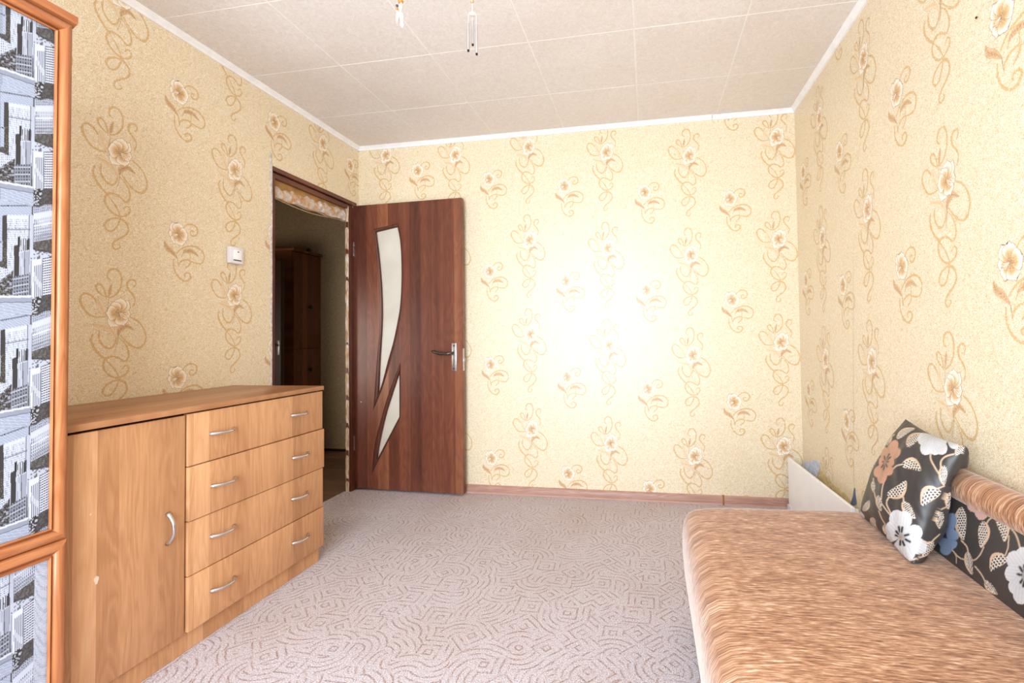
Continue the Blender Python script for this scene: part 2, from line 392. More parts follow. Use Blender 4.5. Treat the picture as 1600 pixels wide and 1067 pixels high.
def small_motif():
    mo = Motif(); c0 = at(230 + 395 / 8.21, 340 + 225 / 8.21, 'X', 0); T = lambda *p: tr(p, 230, 340, 8.21, c0[1], c0[2])
    S = lambda *p, w=.0080, a=.78: mo.stroke(T(*p), w, GOLD, a, 5, True, .35)
    S((470, 150), (500, 112), (560, 98), (620, 125), (648, 175), (640, 225), (600, 252), (560, 232), (556, 195), (588, 184), (600, 205))
    S((342, 540), (342, 640), (368, 720), (420, 790), (480, 826), (532, 816), (562, 770), (542, 730), (502, 724), (478, 745), (496, 778), w=.009)
    S((375, 475), (430, 420), (490, 392), (560, 380), (630, 392), (695, 436), (732, 500), (722, 570), (682, 606), (620, 596), (556, 570), w=.009)
    S((406, 640), (418, 592), (470, 560), (530, 556), (558, 580), (540, 622), (490, 662))
    S((440, 520), (470, 470), (545, 470), (556, 520), (555, 560), w=.004)
    mo.leaf(T((222, 308), (252, 392), (318, 450), (396, 545)), .024, DEEP, HON, .8)
    mo.leaf(T((455, 470), (500, 442), (580, 448), (664, 515)), .021, DEEP, HON, .8)
    mo.stroke(T((390, 530), (395, 580), (405, 650)), .0028, INK, .8)
    ctr = T((398, 232))[0]
    for tip, w in [((272, 205), .050), ((340, 350), .052), ((455, 380), .058), ((318, 66), .052), ((402, 70), .056), ((526, 228), .066)]:
        mo.petal(ctr, T(tip)[0], w, DEEP, HON, CRM)
    for tip in [(330, 220), (340, 250), (322, 240), (352, 270)]:
        mo.stroke(T((395, 228), tip), .0018, CRM, .9, 3)
        p = T(tip)[0]; mo.stroke([(p[0] - .003, p[1]), (p[0] + .002, p[1])], .003, DEEP, .9, 2)
    return mo
BIG, SMALL = big_motif(), small_motif()

def papered_wall(name, rects, quads_extra, to3d, spots, parent=None, mat=None):
    """One wall: solid boxes, then the printed motifs clipped to the papered rectangles."""
    bm = bmesh.new(); cl = bm.verts.layers.float_color.new('Col')
    for b in quads_extra: box(bm, *b)
    for v in bm.verts: v[cl] = (1, 1, 1, 0)
    for u0, u1, v0, v1 in rects:
        sub = bmesh.new(); sl = sub.verts.layers.float_color.new('Col')
        for mo, cu, cv in spots:
            a = np.array(mo.v)
            if cu + a[:, 0].max() < u0 or cu + a[:, 0].min() > u1 or cv + a[:, 1].max() < v0 or cv + a[:, 1].min() > v1: continue
            vs = []
            for (x_, y_), c_, k in zip(mo.v, mo.c, mo.l):
                q = sub.verts.new((cu + x_, cv + y_, .0003 + k * .000012)); q[sl] = c_; vs.append(q)
            for f in mo.f:
                try: sub.faces.new([vs[i] for i in f])
                except ValueError: pass
        for co, no in (((u0, 0, 0), (-1, 0, 0)), ((u1, 0, 0), (1, 0, 0)), ((0, v0, 0), (0, -1, 0)), ((0, v1, 0), (0, 1, 0))):
            bmesh.ops.bisect_plane(sub, geom=sub.verts[:] + sub.edges[:] + sub.faces[:], plane_co=co, plane_no=no, clear_outer=True)
        sub.normal_update()
        bmesh.ops.reverse_faces(sub, faces=[f for f in sub.faces if f.normal.z < 0])
        mp = {}
        for v in sub.verts:
            q = bm.verts.new(to3d(*v.co)); q[cl] = v[sl]; mp[v] = q
        for f in sub.faces: bm.faces.new([mp[v] for v in f.verts])
        sub.free()
    me = bpy.data.meshes.new(name); bm.to_mesh(me); bm.free()
    o = link(name, me, mat or M['paper'], parent)
    return o

# ------------------------------------------------------------------ room shell
DY0, DY1, DZ = -.81, -.036, 2.04             # doorway in the left wall (outside of the frame)
T_ = .035                                     # this partition is thin
def col(mo, u, z, lo=-.4, hi=2.9):
    z = z % .64; out = []
    k = -1
    while z + k * .64 < hi:
        if z + k * .64 > lo: out.append((mo, u, z + k * .64))
        k += 1
    return out
sp = []
for u, z in [(.749, .43), (1.279, .443), (1.809, .363), (2.339, .297), (2.869, .373), (.219, .47)]: sp += col(BIG, u, z)
for u, z in [(.46, .336), (.990, .238), (1.520, .154), (2.050, .078), (2.580, .001)]: sp += col(SMALL, u, z)
tag(papered_wall('wall_back', [(0, W, .056, H)], [(-T_, W + .1, 0, .1, -.1, 2.6)], lambda u, v, d: (u, -d, v), sp),
    'back wall in pale yellow wallpaper with floral scrolls', 'wall', kind='structure')
sp = []
for u, z in [(-1.588, 1.1826), (-1.053, 1.296), (-2.118, 1.1), (-2.65, 1.1), (-.385, .42), (-3.18, 1.1), (-3.7, 1.1)]: sp += col(BIG, u, z)
for u, z in [(-1.3505, .904), (-.798, .377), (-.102, .376), (-1.88, .9), (-2.41, .9), (-2.94, .9), (-3.5, .9)]: sp += col(SMALL, u, z)
tag(papered_wall('wall_left', [(YN, DY0, .056, H), (DY0, 0, DZ, H), (DY1, 0, .056, DZ)],
    [(-T_, 0, YN - .1, DY0, -.1, 2.6), (-T_, 0, DY0, DY1, DZ, 2.6), (-T_, 0, DY1, 0, -.1, 2.6), (-T_, -.001, 0, 1.1, -.1, 2.6)],
    lambda u, v, d: (d, u, v), sp), 'left wall in golden flowered wallpaper with the doorway', 'wall', kind='structure')
sp = []
for u, z in [(.4224, .9299), (.9493, .9463), (1.4821, .8943), (2.01, .9), (2.54, .9), (3.07, .9), (3.6, .9)]: sp += col(BIG, u, z)
for u, z in [(.136, .7355), (.6701, .651), (1.2029, 1.3061), (1.7285, 1.243), (2.26, 1.24), (2.79, 1.2), (3.3, 1.2)]: sp += col(SMALL, u, z)
wall_right = tag(papered_wall('wall_right', [(0, -YN, .056, H)], [(W, W + .1, YN - .1, 0, -.1, 2.6)], lambda u, v, d: (W - d, -u, v), sp),
    'right wall in pale flowered wallpaper beside the sofa', 'wall', kind='structure')
tag(boxes('wall_near', [(-T_, WX0, YN - .1, YN, -.1, 2.6), (WX1, W + .1, YN - .1, YN, -.1, 2.6), (WX0, WX1, YN - .1, YN, -.1, WZ0), (WX0, WX1, YN - .1, YN, WZ1, 2.6)],
    plain('near wall paint', (228, 208, 164), .7)), 'window wall behind the camera', 'wall', kind='structure')
win = tag(empty('window_1'), 'white window in the wall behind the camera', 'window', kind='structure')
fb = []
for a, b in ((WX0, WX0 + .06), ((WX0 + WX1) / 2 - .04, (WX0 + WX1) / 2 + .04), (WX1 - .06, WX1)): fb.append((a, b, YN - .08, YN - .02, WZ0, WZ1))
for a, b in ((WZ0, WZ0 + .06), (WZ1 - .06, WZ1)): fb.append((WX0, WX1, YN - .078, YN - .022, a, b))
boxes('window_frame', fb, M['white'], win); boxes('pane', [(WX0 + .05, WX1 - .05, YN - .055, YN - .05, WZ0 + .05, WZ1 - .05)], M['pane'], win)
boxes('windowsill', [(WX0 - .05, WX1 + .05, YN - .02, YN + .16, WZ0 - .04, WZ0)], M['white'], win, .006)

# ceiling: backing with pressed panels half a metre wide, pale joints between them
ceil = tag(boxes('ceiling', [(-T_, W + .1, YN - .1, .1, CZ + .0012, CZ + .1)], M['joint']), 'ceiling of pale square panels with fine white joints', 'ceiling', kind='structure')
xs = [0, .54, 1.03, 1.525, 2.02, 2.51, W]; ys = [0, -.48, -.975, -1.445, -1.94, -2.43, -2.92, -3.41, YN]
for i in range(len(xs) - 1):
    for j in range(len(ys) - 1):
        g = .0030 + .0014 * random.random()
        bm = bmesh.new(); dz = random.uniform(0, .0015)
        box(bm, xs[i] + g, xs[i + 1] - g, ys[j + 1] + g, ys[j] - g, CZ - dz * .4, CZ + .001, .0, 1)
        bm_obj('panel', bm, M['ceil'], ceil)

# floor and carpet
tag(boxes('floor', [(-T_, W + .1, YN - .1, .1, -.12, -.013)], M['subfloor']), 'screed floor under the carpet', 'floor', kind='structure')
bm = bmesh.new()
box(bm, .001, W - .001, YN + .001, -.002, -.013, 0, 0)
box(bm, -.05, .002, DY0 + .03, DY1 - .065, -.013, -.0004, 0)
tag(bm_obj('carpet', bm, M['carpet']), 'pinkish grey carpet with brown arcs and nested squares covering the floor', 'carpet')

# hallway beyond the doorway
HX, HY0, HY1 = -1.9, HYN, .994
fl = tag(boxes('floor_hall', [(HX, -T_, HY0, HY1, -.12, -.016)], M['gap']), 'dark laminate floor of the hallway', 'floor', kind='structure')
py = HY0; k = 0
while py < HY1 - .01:
    y1 = min(py + .19, HY1); cut = [HX, HX + .5 + .37 * (k % 3), -T_ if py < DY0 - .2 or py > DY1 else -.05]
    cut[2] = -.052
    for a, b in zip(cut, cut[1:]): boxes('plank', [(a + .0012, b - .0012, py + .0012, y1 - .0012, -.016, -.006)], M['floorboard'], fl)
    py = y1; k += 1
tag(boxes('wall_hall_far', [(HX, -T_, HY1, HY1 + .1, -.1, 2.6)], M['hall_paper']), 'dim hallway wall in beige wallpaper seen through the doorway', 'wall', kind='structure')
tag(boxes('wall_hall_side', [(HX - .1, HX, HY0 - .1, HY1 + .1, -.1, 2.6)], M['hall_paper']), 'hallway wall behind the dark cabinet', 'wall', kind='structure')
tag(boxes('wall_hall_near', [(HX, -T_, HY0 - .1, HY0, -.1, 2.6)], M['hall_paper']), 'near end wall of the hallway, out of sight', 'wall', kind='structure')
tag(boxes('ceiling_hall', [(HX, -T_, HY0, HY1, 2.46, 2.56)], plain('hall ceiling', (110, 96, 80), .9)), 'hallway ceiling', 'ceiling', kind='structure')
tag(boxes('baseboard_hall', [(HX, -T_, HY1 - .014, HY1, -.006, .012)], M['gap']), 'thin dark strip at the foot of the hallway wall', 'baseboard', kind='structure')

# cornice: white foam strip with two beads
def cornice(name, label, p, q, inward):
    bm = bmesh.new(); p, q, n = Vector(p), Vector(q), Vector(inward)
    prof = [(0, 0), (.008, 0), (.010, .006), (.012, .0105), (.0135, .012), (.018, .0155), (.021, .020), (.026, .024), (.026, .0265), (0, .0265)]
    Z = Vector((0, 0, 1)); sweep(bm, prof, [(p, n, Z), (q, n, Z)])
    tag(bm_obj(name, bm, M['trim'], None, 40), label, 'cornice', kind='structure')
zc = CZ - .0265
cornice('trim_1', 'white cornice along the top of the left wall', (0, YN, zc), (0, 0, zc), (1, 0, 0))
cornice('trim_2', 'longer piece of white cornice above the back wall', (0, 0, zc), (2.482, 0, zc), (0, -1, 0))
cornice('trim_3', 'short piece of white cornice in the right back corner', (2.4855, 0, zc - .0015), (W, 0, zc - .0015), (0, -1, 0))
cornice('trim_4', 'white cornice along the top of the right wall', (W, YN, zc), (W, 0, zc), (-1, 0, 0))

# skirting
def skirting(name, label, x0, x1, dz=0):
    bm = bmesh.new(); prof = [(0, 0), (.016, 0), (.017, .02), (.014, .040), (.008, .052), (.003, .056), (0, .056)]
    sweep(bm, prof, [((x0, 0, dz), (0, -1, 0), (0, 0, 1)), ((x1, 0, dz), (0, -1, 0), (0, 0, 1))])
    return tag(bm_obj(name, bm, M['skirt'], None, 40), label, 'baseboard', kind='structure')
skirting('baseboard_back', 'long brown wood-effect skirting board along the back wall', .02, 2.5)
skirting('baseboard_back.001', 'short brown skirting board in the corner behind the white board', 2.509, 2.9)
bm = bmesh.new(); sweep(bm, [(0, 0), (.0185, 0), (.0195, .02), (.016, .042), (.009, .055), (.003, .059), (0, .059)], [((2.499, 0, 0), (0, -1, 0), (0, 0, 1)), ((2.510, 0, 0), (0, -1, 0), (0, 0, 1))])
tag(bm_obj('trim_5', bm, plain('skirting connector', (150, 96, 62)), None, 40), 'narrow darker connector between the two skirting boards', 'trim', kind='structure')

# ------------------------------------------------------------------ doorway: frame, raw lintel, ragged plaster
fr_ = tag(empty('door_frame'), 'dark brown wooden frame around the doorway in the left wall', 'door frame', kind='structure')
boxes('jamb', [(-T_ + .004, .004, DY1 - .064, DY1, .0, 2.0), (-.03, -.006, DY1 - .075, DY1 - .064, 0, 2.0)], M['frame'], fr_)
boxes('jamb', [(-T_ + .004, .004, DY0 + .001, DY0 + .016, .0, 2.0)], M['frame'], fr_)
boxes('head', [(-T_ + .004, .006, DY0 + .001, DY1, 2.016, 2.04), (-.034, -.010, DY0 + .016, DY1 - .06, 1.984, 2.011)], M['mahogany_h'], fr_)
def P3(u, v, X): return at(u, v, 'X', X)
a0, a1 = P3(428.3, 274, -.034), P3(546, 323, -.034); b0, b1 = P3(428.3, 292, -.034), P3(546, 331, -.034); c0_, c1_ = P3(428.3, 309.5, -.042), P3(546, 348, -.042)
y0, y1 = DY0 + .016, DY1 - .064
bm = bmesh.new(); box(bm, -.060, -.036, y0, y1, 1.90, 2.03)
lint = tag(bm_obj('lintel', bm, M['tan']), 'raw tan lintel board exposed above the doorway', 'lintel', kind='structure')
# lumpy torn plaster / foam strip on the lower half
N1, N2 = 60, 8; vs = []; fs = []
for i in range(N1 + 1):
    t_ = i / N1; y = y0 + (y1 - y0) * t_
    zt = b0[2] + (b1[2] - b0[2]) * t_ + .006 * math.sin(t_ * 31) + .005 * math.sin(t_ * 73 + 1)
    zb = c0_[2] + (c1_[2] - c0_[2]) * t_ + .004 * math.sin(t_ * 23)
    for j in range(N2 + 1):
        q = j / N2; bul = math.sin(math.pi * q) ** .7
        vs.append((-.0358 + .012 * bul + .004 * bul * (math.sin(t_ * 57 + q * 9) + math.sin(t_ * 91 - q * 14)) * .7, y, zt + (zb - zt) * q))
for i in range(N1):
    for j in range(N2): a = i * (N2 + 1) + j; fs.append((a, a + 1, a + N2 + 2, a + N2 + 1))
vs += [(-.058, v[1], v[2]) for v in vs[:]]
n_ = (N1 + 1) * (N2 + 1); fs += [tuple(n_ + k for k in f[::-1]) for f in fs[:]]
rim = [i * (N2 + 1) + N2 for i in range(N1 + 1)]; fs += [(a, b, b + n_, a + n_) for a, b in zip(rim, rim[1:])]
raw('torn_plaster', vs, fs, M['foam'], lint, 180)
# the raw reveal beside the right jamb
vs = []; fs = []; N1 = 70
for i in range(N1 + 1):
    z = 2.0 * i / N1; w_ = .003 * math.sin(z * 31) + .003 * math.sin(z * 67 + 2)
    for x_, y_ in ((-.006, y1 - .0115), (-.014, y1 - .014 + w_), (-.026, y1 - .013 + w_ * .6), (-.034, y1 - .010 + w_ * .5), (-.036, y1 + .02)): vs.append((x_, y_, z))
for i in range(N1):
    for j in range(4): a = i * 5 + j; fs.append((a, a + 1, a + 6, a + 5))
raw('torn_plaster', vs, fs, M['foam_jamb'], fr_, 180)
# ragged grey plaster edge left of the frame
vs = []; fs = []; N1 = 80
for i in range(N1 + 1):
    z = .05 + 2.06 * i / N1; w_ = .010 + .004 * math.sin(z * 17) + .003 * math.sin(z * 61) + (.004 if z > 1.9 else 0)
    e = DY0 + .0015 - (.006 if z > 2.04 else 0)
    for x_, y_ in ((.0006, e - w_ - .003), (.003 + .001 * math.sin(z * 90), e - w_ * .6), (.0025, e - .001), (.0006, e)): vs.append((x_, y_, z))
for i in range(N1):
    for j in range(3): a = i * 4 + j; fs.append((a, a + 4, a + 5, a + 1))
raw('plaster_edge', vs, fs, M['plaster'], fr_, 180)
# thin wire sagging under the lintel
bm = bmesh.new(); wz = c0_[2]
pts = [(-.05, y0 + (y1 - y0) * q, c0_[2] + (c1_[2] - c0_[2]) * q + .004 - .022 * math.sin(math.pi * q) ** 1.5) for q in np.linspace(.16, .97, 20)]
tube(bm, pts, .0028, 6)
tag(bm_obj('cable', bm, plain('beige cable', (186, 160, 120)), None, 180), 'thin pale cable sagging under the raw lintel of the doorway', 'cable')

# ------------------------------------------------------------------ door leaf, opened flat against the back wall
door = tag(empty('door_1'), 'open walnut-brown interior door with two curved frosted panes, folded back against the back wall', 'door', kind='structure')
L0, L1 = np.array([-.001, -.064]), np.array([.826, -.090])
ldir = (L1 - L0) / np.linalg.norm(L1 - L0); LW = np.linalg.norm(L1 - L0); lnor = np.array([ldir[1], -ldir[0]])   # towards the room
def leaf_sz(u, v):
    """pixel -> (distance along the leaf, height) on the leaf's front face"""
    d = ROT.T @ np.array([(u - PX) / F, 1, (PY - v) / F])
    nrm = np.array([lnor[0], lnor[1], 0]); p0 = np.array([L0[0], L0[1], 0])
    q = CAM + d * (nrm @ (p0 - CAM)) / (nrm @ d)
    return float((q[:2] - L0) @ ldir), float(q[2])
def lp(s_, z, d=0.): return (L0[0] + ldir[0] * s_ + lnor[0] * d, L0[1] + ldir[1] * s_ + lnor[1] * d, z)
out1 = [(583, 358), (622.5, 349.2), (627, 370), (629.1, 392), (629.5, 440), (628, 475), (625, 500), (618, 535), (611, 562), (598, 605), (583, 642), (586, 605), (589, 562), (593, 515), (594, 480), (592.3, 440), (588, 395)]
in1 = [(587.5, 362.5), (620.5, 354.5), (624.4, 375), (626.6, 405), (626.9, 440), (625, 475), (621, 500), (613.5, 535), (605, 565), (596, 600), (591, 614), (592, 600), (593.5, 566), (596.5, 515), (597.2, 480), (595.6, 440), (592, 400)]
out2 = [(625.8, 566), (625.8, 652), (580.8, 740.4), (585.6, 694), (596.9, 649), (608, 612.5)]
in2 = [(623.9, 582), (623.9, 650.5), (589, 717), (592.5, 694), (602, 651), (613, 615)]
def refine(pts, corners, n=5):
    """smooth between corners, keep the corners sharp"""
    N = len(pts); out = []; cs = sorted(corners)
    for a, b in zip(cs, cs[1:] + [cs[0] + N]):
        seg = [pts[i % N] for i in range(a, b + 1)]
        out += [tuple(p) for p in smooth_pts(seg, n)[:-1]]
    return out
O1 = [leaf_sz(*p) for p in refine(out1, [0, 1, 10])]; I1 = [leaf_sz(*p) for p in refine(in1, [0, 1, 10])]
O2 = [leaf_sz(*p) for p in refine(out2, [0, 1, 2])]; I2 = [leaf_sz(*p) for p in refine(in2, [0, 1, 2])]
def plate(name, outline, holes, th, place, mat, parent, bevel=0.):
    cu = bpy.data.curves.new(name, 'CURVE'); cu.dimensions = '2D'; cu.fill_mode = 'BOTH'; cu.extrude = th / 2; cu.bevel_depth = bevel; cu.bevel_resolution = 1
    for pts in [outline] + holes:
        s_ = cu.splines.new('POLY'); s_.points.add(len(pts) - 1); s_.use_cyclic_u = True
        for p, q in zip(s_.points, pts): p.co = (q[0], q[1], 0, 1)
    o = bpy.data.objects.new(name, cu); COL.objects.link(o); dg = bpy.context.evaluated_depsgraph_get()
    me = bpy.data.meshes.new_from_object(o.evaluated_get(dg)); bpy.data.objects.remove(o); bpy.data.curves.remove(cu)
    for v in me.vertices: v.co = place(v.co.x, v.co.y, v.co.z - th / 2)
    bm = bmesh.new(); bm.from_mesh(me); bmesh.ops.remove_doubles(bm, verts=bm.verts, dist=1e-5); bmesh.ops.recalc_face_normals(bm, faces=bm.faces); bm.to_mesh(me); bm.free()
    me.materials.clear()
    return link(name, me, mat, parent)
zb, zt = .016, 2.014
plate('leaf', [(0, zb), (LW, zb), (LW, zt), (0, zt)], [O1, O2], .036, lambda s_, z, d: lp(s_, z, d), M['mahogany'], door)
def beading(O, I, name):
    n = len(O); vs = []; fs = []
    for (a, b), (c, e) in zip(O, I):
        m1, m2 = (a * .65 + c * .35, b * .65 + e * .35), (a * .25 + c * .75, b * .25 + e * .75)
        vs += [lp(a, b, -.001), lp(*m1, .006), lp(*m2, .003), lp(c, e, -.006), lp(c, e, -.022), lp(a, b, -.022)]
    for i in range(n):
        j = (i + 1) % n
        for k in range(5): fs.append((i * 6 + k, i * 6 + k + 1, j * 6 + k + 1, j * 6 + k))
    raw(name, vs, fs, M['frame'], door, 40)
beading(O1, I1, 'beading'); beading(O2, I2, 'beading')
plate('pane', I1, [], .004, lambda s_, z, d: lp(s_, z, d - .012), M['glass'], door)
plate('pane', I2, [], .004, lambda s_, z, d: lp(s_, z, d - .012), M['glass'], door)
def leafbox(bm, s0, s1, z0, z1, d0, d1, bev=.0):
    c = bmesh.new(); box(c, 0, 1, 0, 1, 0, 1)
    if bev: 
        c.free(); c = bmesh.new(); box(c, s0, s1, d0, d1, z0, z1, bev, 2)
        for v in c.verts: v.co = lp(v.co.x, v.co.z, v.co.y)
    else:
        for v in c.verts: v.co = lp(s0 + v.co.x * (s1 - s0), z0 + v.co.z * (z1 - z0), d0 + v.co.y * (d1 - d0))
    me = bpy.data.meshes.new('tmp'); c.to_mesh(me); c.free(); bm.from_mesh(me); bpy.data.meshes.remove(me)
for z0, z1 in ((1.652, 1.756), (.275, .38)):
    bm = bmesh.new(); leafbox(bm, -.004, .006, z0, z1, -.004, .006, .002)
    for q in (0, 1, 2): leafbox(bm, -.0055, .0075, z0 + (z1 - z0) * q / 3 + .002, z0 + (z1 - z0) * (q + 1) / 3 - .002, -.002, .0085, .002)
    bm_obj('hinge', bm, M['steel'], door, 40)
s0, zz0 = leaf_sz(706.5, 580); s1, zz1 = leaf_sz(713.5, 536)
bm = bmesh.new(); leafbox(bm, s0, s1, zz0, zz1, 0, .006, .002)
hp = bm_obj('handle_plate', bm, M['steel'], door, 40)
sh, zh = leaf_sz(709.5, 551.5); se, ze = leaf_sz(680, 549)
bm = bmesh.new()
pts = [lp(sh, zh, .004), lp(sh, zh, .03), lp(sh - .012, zh, .044), lp(sh - .03, zh - .004, .046), lp(sh * .4 + se * .6, zh - .002, .046), lp(se + .01, ze + .001, .046), lp(se, ze + .004, .045)]
tube(bm, pts, [.011, .010, .010, .0095, .0115, .0105, .006], 10)
bm_obj('lever', bm, M['dark_steel'], hp, 180)
bm = bmesh.new()
for z in (zz0 + .018, zz1 - .018):
    ring = [lp((s0 + s1) / 2 + .006 * math.cos(q), z + .006 * math.sin(q), .0065) for q in np.linspace(0, 2 * math.pi, 12, endpoint=False)]
    a = [bm.verts.new(p) for p in ring]; b = [bm.verts.new(Vector(p) + Vector((lnor[0], lnor[1], 0)) * .0015) for p in ring]
    bm.faces.new(b)
    for i in range(12): bm.faces.new((a[i], a[(i + 1) % 12], b[(i + 1) % 12], b[i]))
bm_obj('screw', bm, M['dark_steel'], hp)
bm = bmesh.new(); c = leaf_sz(720, 562)[1]; leafbox(bm, LW, LW + .002, c - .075, c + .075, -.028, -.008); leafbox(bm, LW + .002, LW + .010, c - .012, c + .012, -.024, -.012)
bm_obj('lock_plate', bm, M['steel'], door)
bm = bmesh.new(); q = leaf_sz(564, 628); leafbox(bm, q[0] - .003, q[0] + .003, q[1] - .003, q[1] + .003, 0, .0006); bm_obj('chip', bm, M['white2'], door)

# ------------------------------------------------------------------ light switch
sw = tag(empty('light_switch'), 'white square light switch on the left wall beside the doorway', 'light switch')
boxes('housing', [(0.0005, .026, -1.104, -1.024, 1.452, 1.536)], M['white2'], sw, .006)
boxes('rocker', [(.024, .0305, -1.086, -1.040, 1.472, 1.520)], M['white'], sw, .002)
boxes('indicator', [(.030, .0312, -1.0665, -1.0585, 1.5085, 1.5135)], M['gap'], sw)
boxes('groove', [(.0255, .0268, -1.086, -1.040, 1.4665, 1.4705)], M['gap'], sw)

# ------------------------------------------------------------------ hallway furniture
cab = tag(empty('hall_cabinet'), 'tall dark brown cabinet with black knobs standing in the hallway', 'cabinet')
CX = -1.05
boxes('body', [(HX + .02, CX - .02, .62, HY1 - .016, 0, 1.86)], M['hallwood'], cab)
boxes('cornice', [(HX + .02, CX + .012, .60, HY1 - .004, 1.86, 1.885)], M['hallwood'], cab, .005)
for y0_, y1_, z0_, z1_, kz in ((.622, HY1 - .02, .98, 1.85, 1.363), (.622, HY1 - .02, .06, .976, .785)):
    d_ = boxes('door', [(CX - .019, CX, y0_, y1_, z0_, z1_)], M['hallwood'], cab, .002)
    bm = bmesh.new(); lathe(bm, [(.007, 0), (.007, .014), (.016, .018), (.019, .026), (.015, .033), (.004, .036)], (CX, .81, kz), 12, 'X'); bm_obj('knob', bm, M['black'], d_, 60)
bm = bmesh.new(); lathe(bm, [(.004, 0), (.014, .004), (.019, .016), (.014, .028), (.003, .032)], (CX - .01, .822, 1.885), 12); bm_obj('finial', bm, M['black'], cab, 60)
ed = tag(empty('entrance_door'), 'very dark hallway door with a metal handle plate beside the tall cabinet', 'door')
boxes('leaf', [(-1.75, -.905, .30, .34, 0, 1.72)], M['darkdoor'], ed, .003)
boxes('handle_plate', [(-.935, -.915, .294, .30, .94, 1.06)], M['steel'], ed, .002)
bm = bmesh.new(); tube(bm, [(-.925, .294, 1.02), (-.925, .25, 1.02), (-.95, .245, 1.02), (-1.04, .245, 1.015)], .009, 8); bm_obj('lever', bm, M['dark_steel'], ed, 180)

# ------------------------------------------------------------------ chest of drawers
DXF = .50; DA, DB = -2.100, -1.056; DM = -1.744
chest = tag(empty('chest_of_drawers'), 'beech-coloured chest with four wide drawers and a cupboard door, against the left wall', 'chest of drawers')
boxes('carcass', [(.012, .476, DB - .018, DB - .001, .0, .82), (.012, .476, DM - .012, DM + .006, .07, .82), (.012, .476, DA, DA + .016, 0, .82), (.012, .02, DA, DB - .001, .0, .82)], M['beech'], chest)
boxes('top', [(.004, .507, DA - .002, DB + .003, .8205, .8405)], M['beech_top'], chest, .003)
boxes('plinth', [(.455, .479, DA, DB - .012, .001, .072)], M['beech'], chest)
boxes('plinth_side', [(.44, .481, DB - .022, DB - .004, .001, .072)], M['beech'], chest)
boxes('shadow_gap', [(.40, .477, DA + .016, DB - .018, .073, .8195)], M['gap'], chest)
zs = [.8145, .634, .4475, .261, .074]; pro = [0, .006, .002, .005]
zs[0] = .8165
def pull(parent, c, axis):
    bm = bmesh.new(); pts = []; rad = []
    for k in range(17):
        q = -1 + 2 * k / 16; off = .0265 * (1 - abs(q) ** 2.4) + .001
        l = .050 * q
        pts.append((c[0] + off, c[1] + (l if axis == 'Y' else 0), c[2] + (l if axis == 'Z' else 0) + 0)); rad.append(.0052 + .0022 * abs(q) ** 2)
    tube(bm, pts, rad, 8)
    bm_obj('handle', bm, M['chrome'], parent, 180)
for i in range(4):
    x1 = DXF + pro[i]
    dr = boxes('drawer', [(.480, x1, DM + .004, DB - .001 + (.004 if i == 1 else 0), zs[i + 1] + .0016, zs[i] - .0016)], M['beech'], chest, .0012)
    for y in (-1.609, -1.216): pull(dr, (x1, y, [.731, .5445, .364, .1725][i]), 'Y')
dd = boxes('door', [(.480, DXF - .004, DA + .002, DM - .003, .074, .8125)], M['beech'], chest, .0012)
pull(dd, (DXF - .004, -1.808, .4525), 'Z')
chipm = plain('chipped edge', (226, 204, 178))
for cy_, cz_, ry, rz in ((-2.010, .387, .006, .012), (-2.026, .579, .002, .003)):
    bm = bmesh.new(); vs_ = [bm.verts.new((DXF - .0036, cy_ + ry * math.cos(q) * (1 + .3 * math.sin(3 * q)), cz_ + rz * math.sin(q))) for q in np.linspace(0, 2 * math.pi, 12, endpoint=False)]; bm.faces.new(vs_); bm_obj('chip', bm, chipm, dd)

# ------------------------------------------------------------------ wardrobe with city-print doors
WXF = .55; WE = -2.112; WB = -3.85
ward = tag(empty('wardrobe'), 'tall orange-brown wardrobe with black and white city-print panels at the left edge', 'wardrobe')
boxes('body', [(.012, WXF - .022, WB, WE - .004, 0, 1.925)], M['orange'], ward)
bm = bmesh.new()
prof = [(0, 0), (.004, 0), (.012, .006), (.020, .010), (.022, .016), (.022, .030), (0, .030)]
prof = [(WXF - .03 + a, b) for a, b in prof]
sweep(bm, [(a, b) for a, b in prof], [((0, WE + .012, 1.925), (1, 0, 0), (0, 0, 1)), ((0, WB, 1.925), (1, 0, 0), (0, 0, 1))])
box(bm, .012, WXF - .03, WB, WE + .012, 1.925, 1.955)
bm_obj('cornice', bm, M['orange_h'], ward, 40)
# moulded stile / rail profile: (across, proud)
MP = [(0, 0), (0, .004), (.003, .006), (.0065, .002), (.008, .0006), (.0098, .005), (.017, .0105), (.026, .011), (.033, .008), (.036, .004), (.038, .001), (.038, 0)]
def moulding(name, p, q, across, mitre_p, mitre_q, mat, parent):
    """length p->q (in y or z), profile laid across; mitre_*: how far the end shifts per unit across"""
    bm = bmesh.new(); p, q = Vector(p), Vector(q); d = (q - p).normalized(); A = Vector(across)
    r1 = [bm.verts.new(p + A * a + d * (mitre_p * a) + Vector((h, 0, 0))) for a, h in MP]
    r2 = [bm.verts.new(q + A * a + d * (mitre_q * a) + Vector((h, 0, 0))) for a, h in MP]
    n = len(MP)
    for i in range(n): bm.faces.new((r1[i], r1[(i + 1) % n], r2[(i + 1) % n], r2[i]))
    bm.faces.new(r1[::-1]); bm.faces.new(r2)
    return bm_obj(name, bm, mat, parent, 50)
X0 = WXF - .011
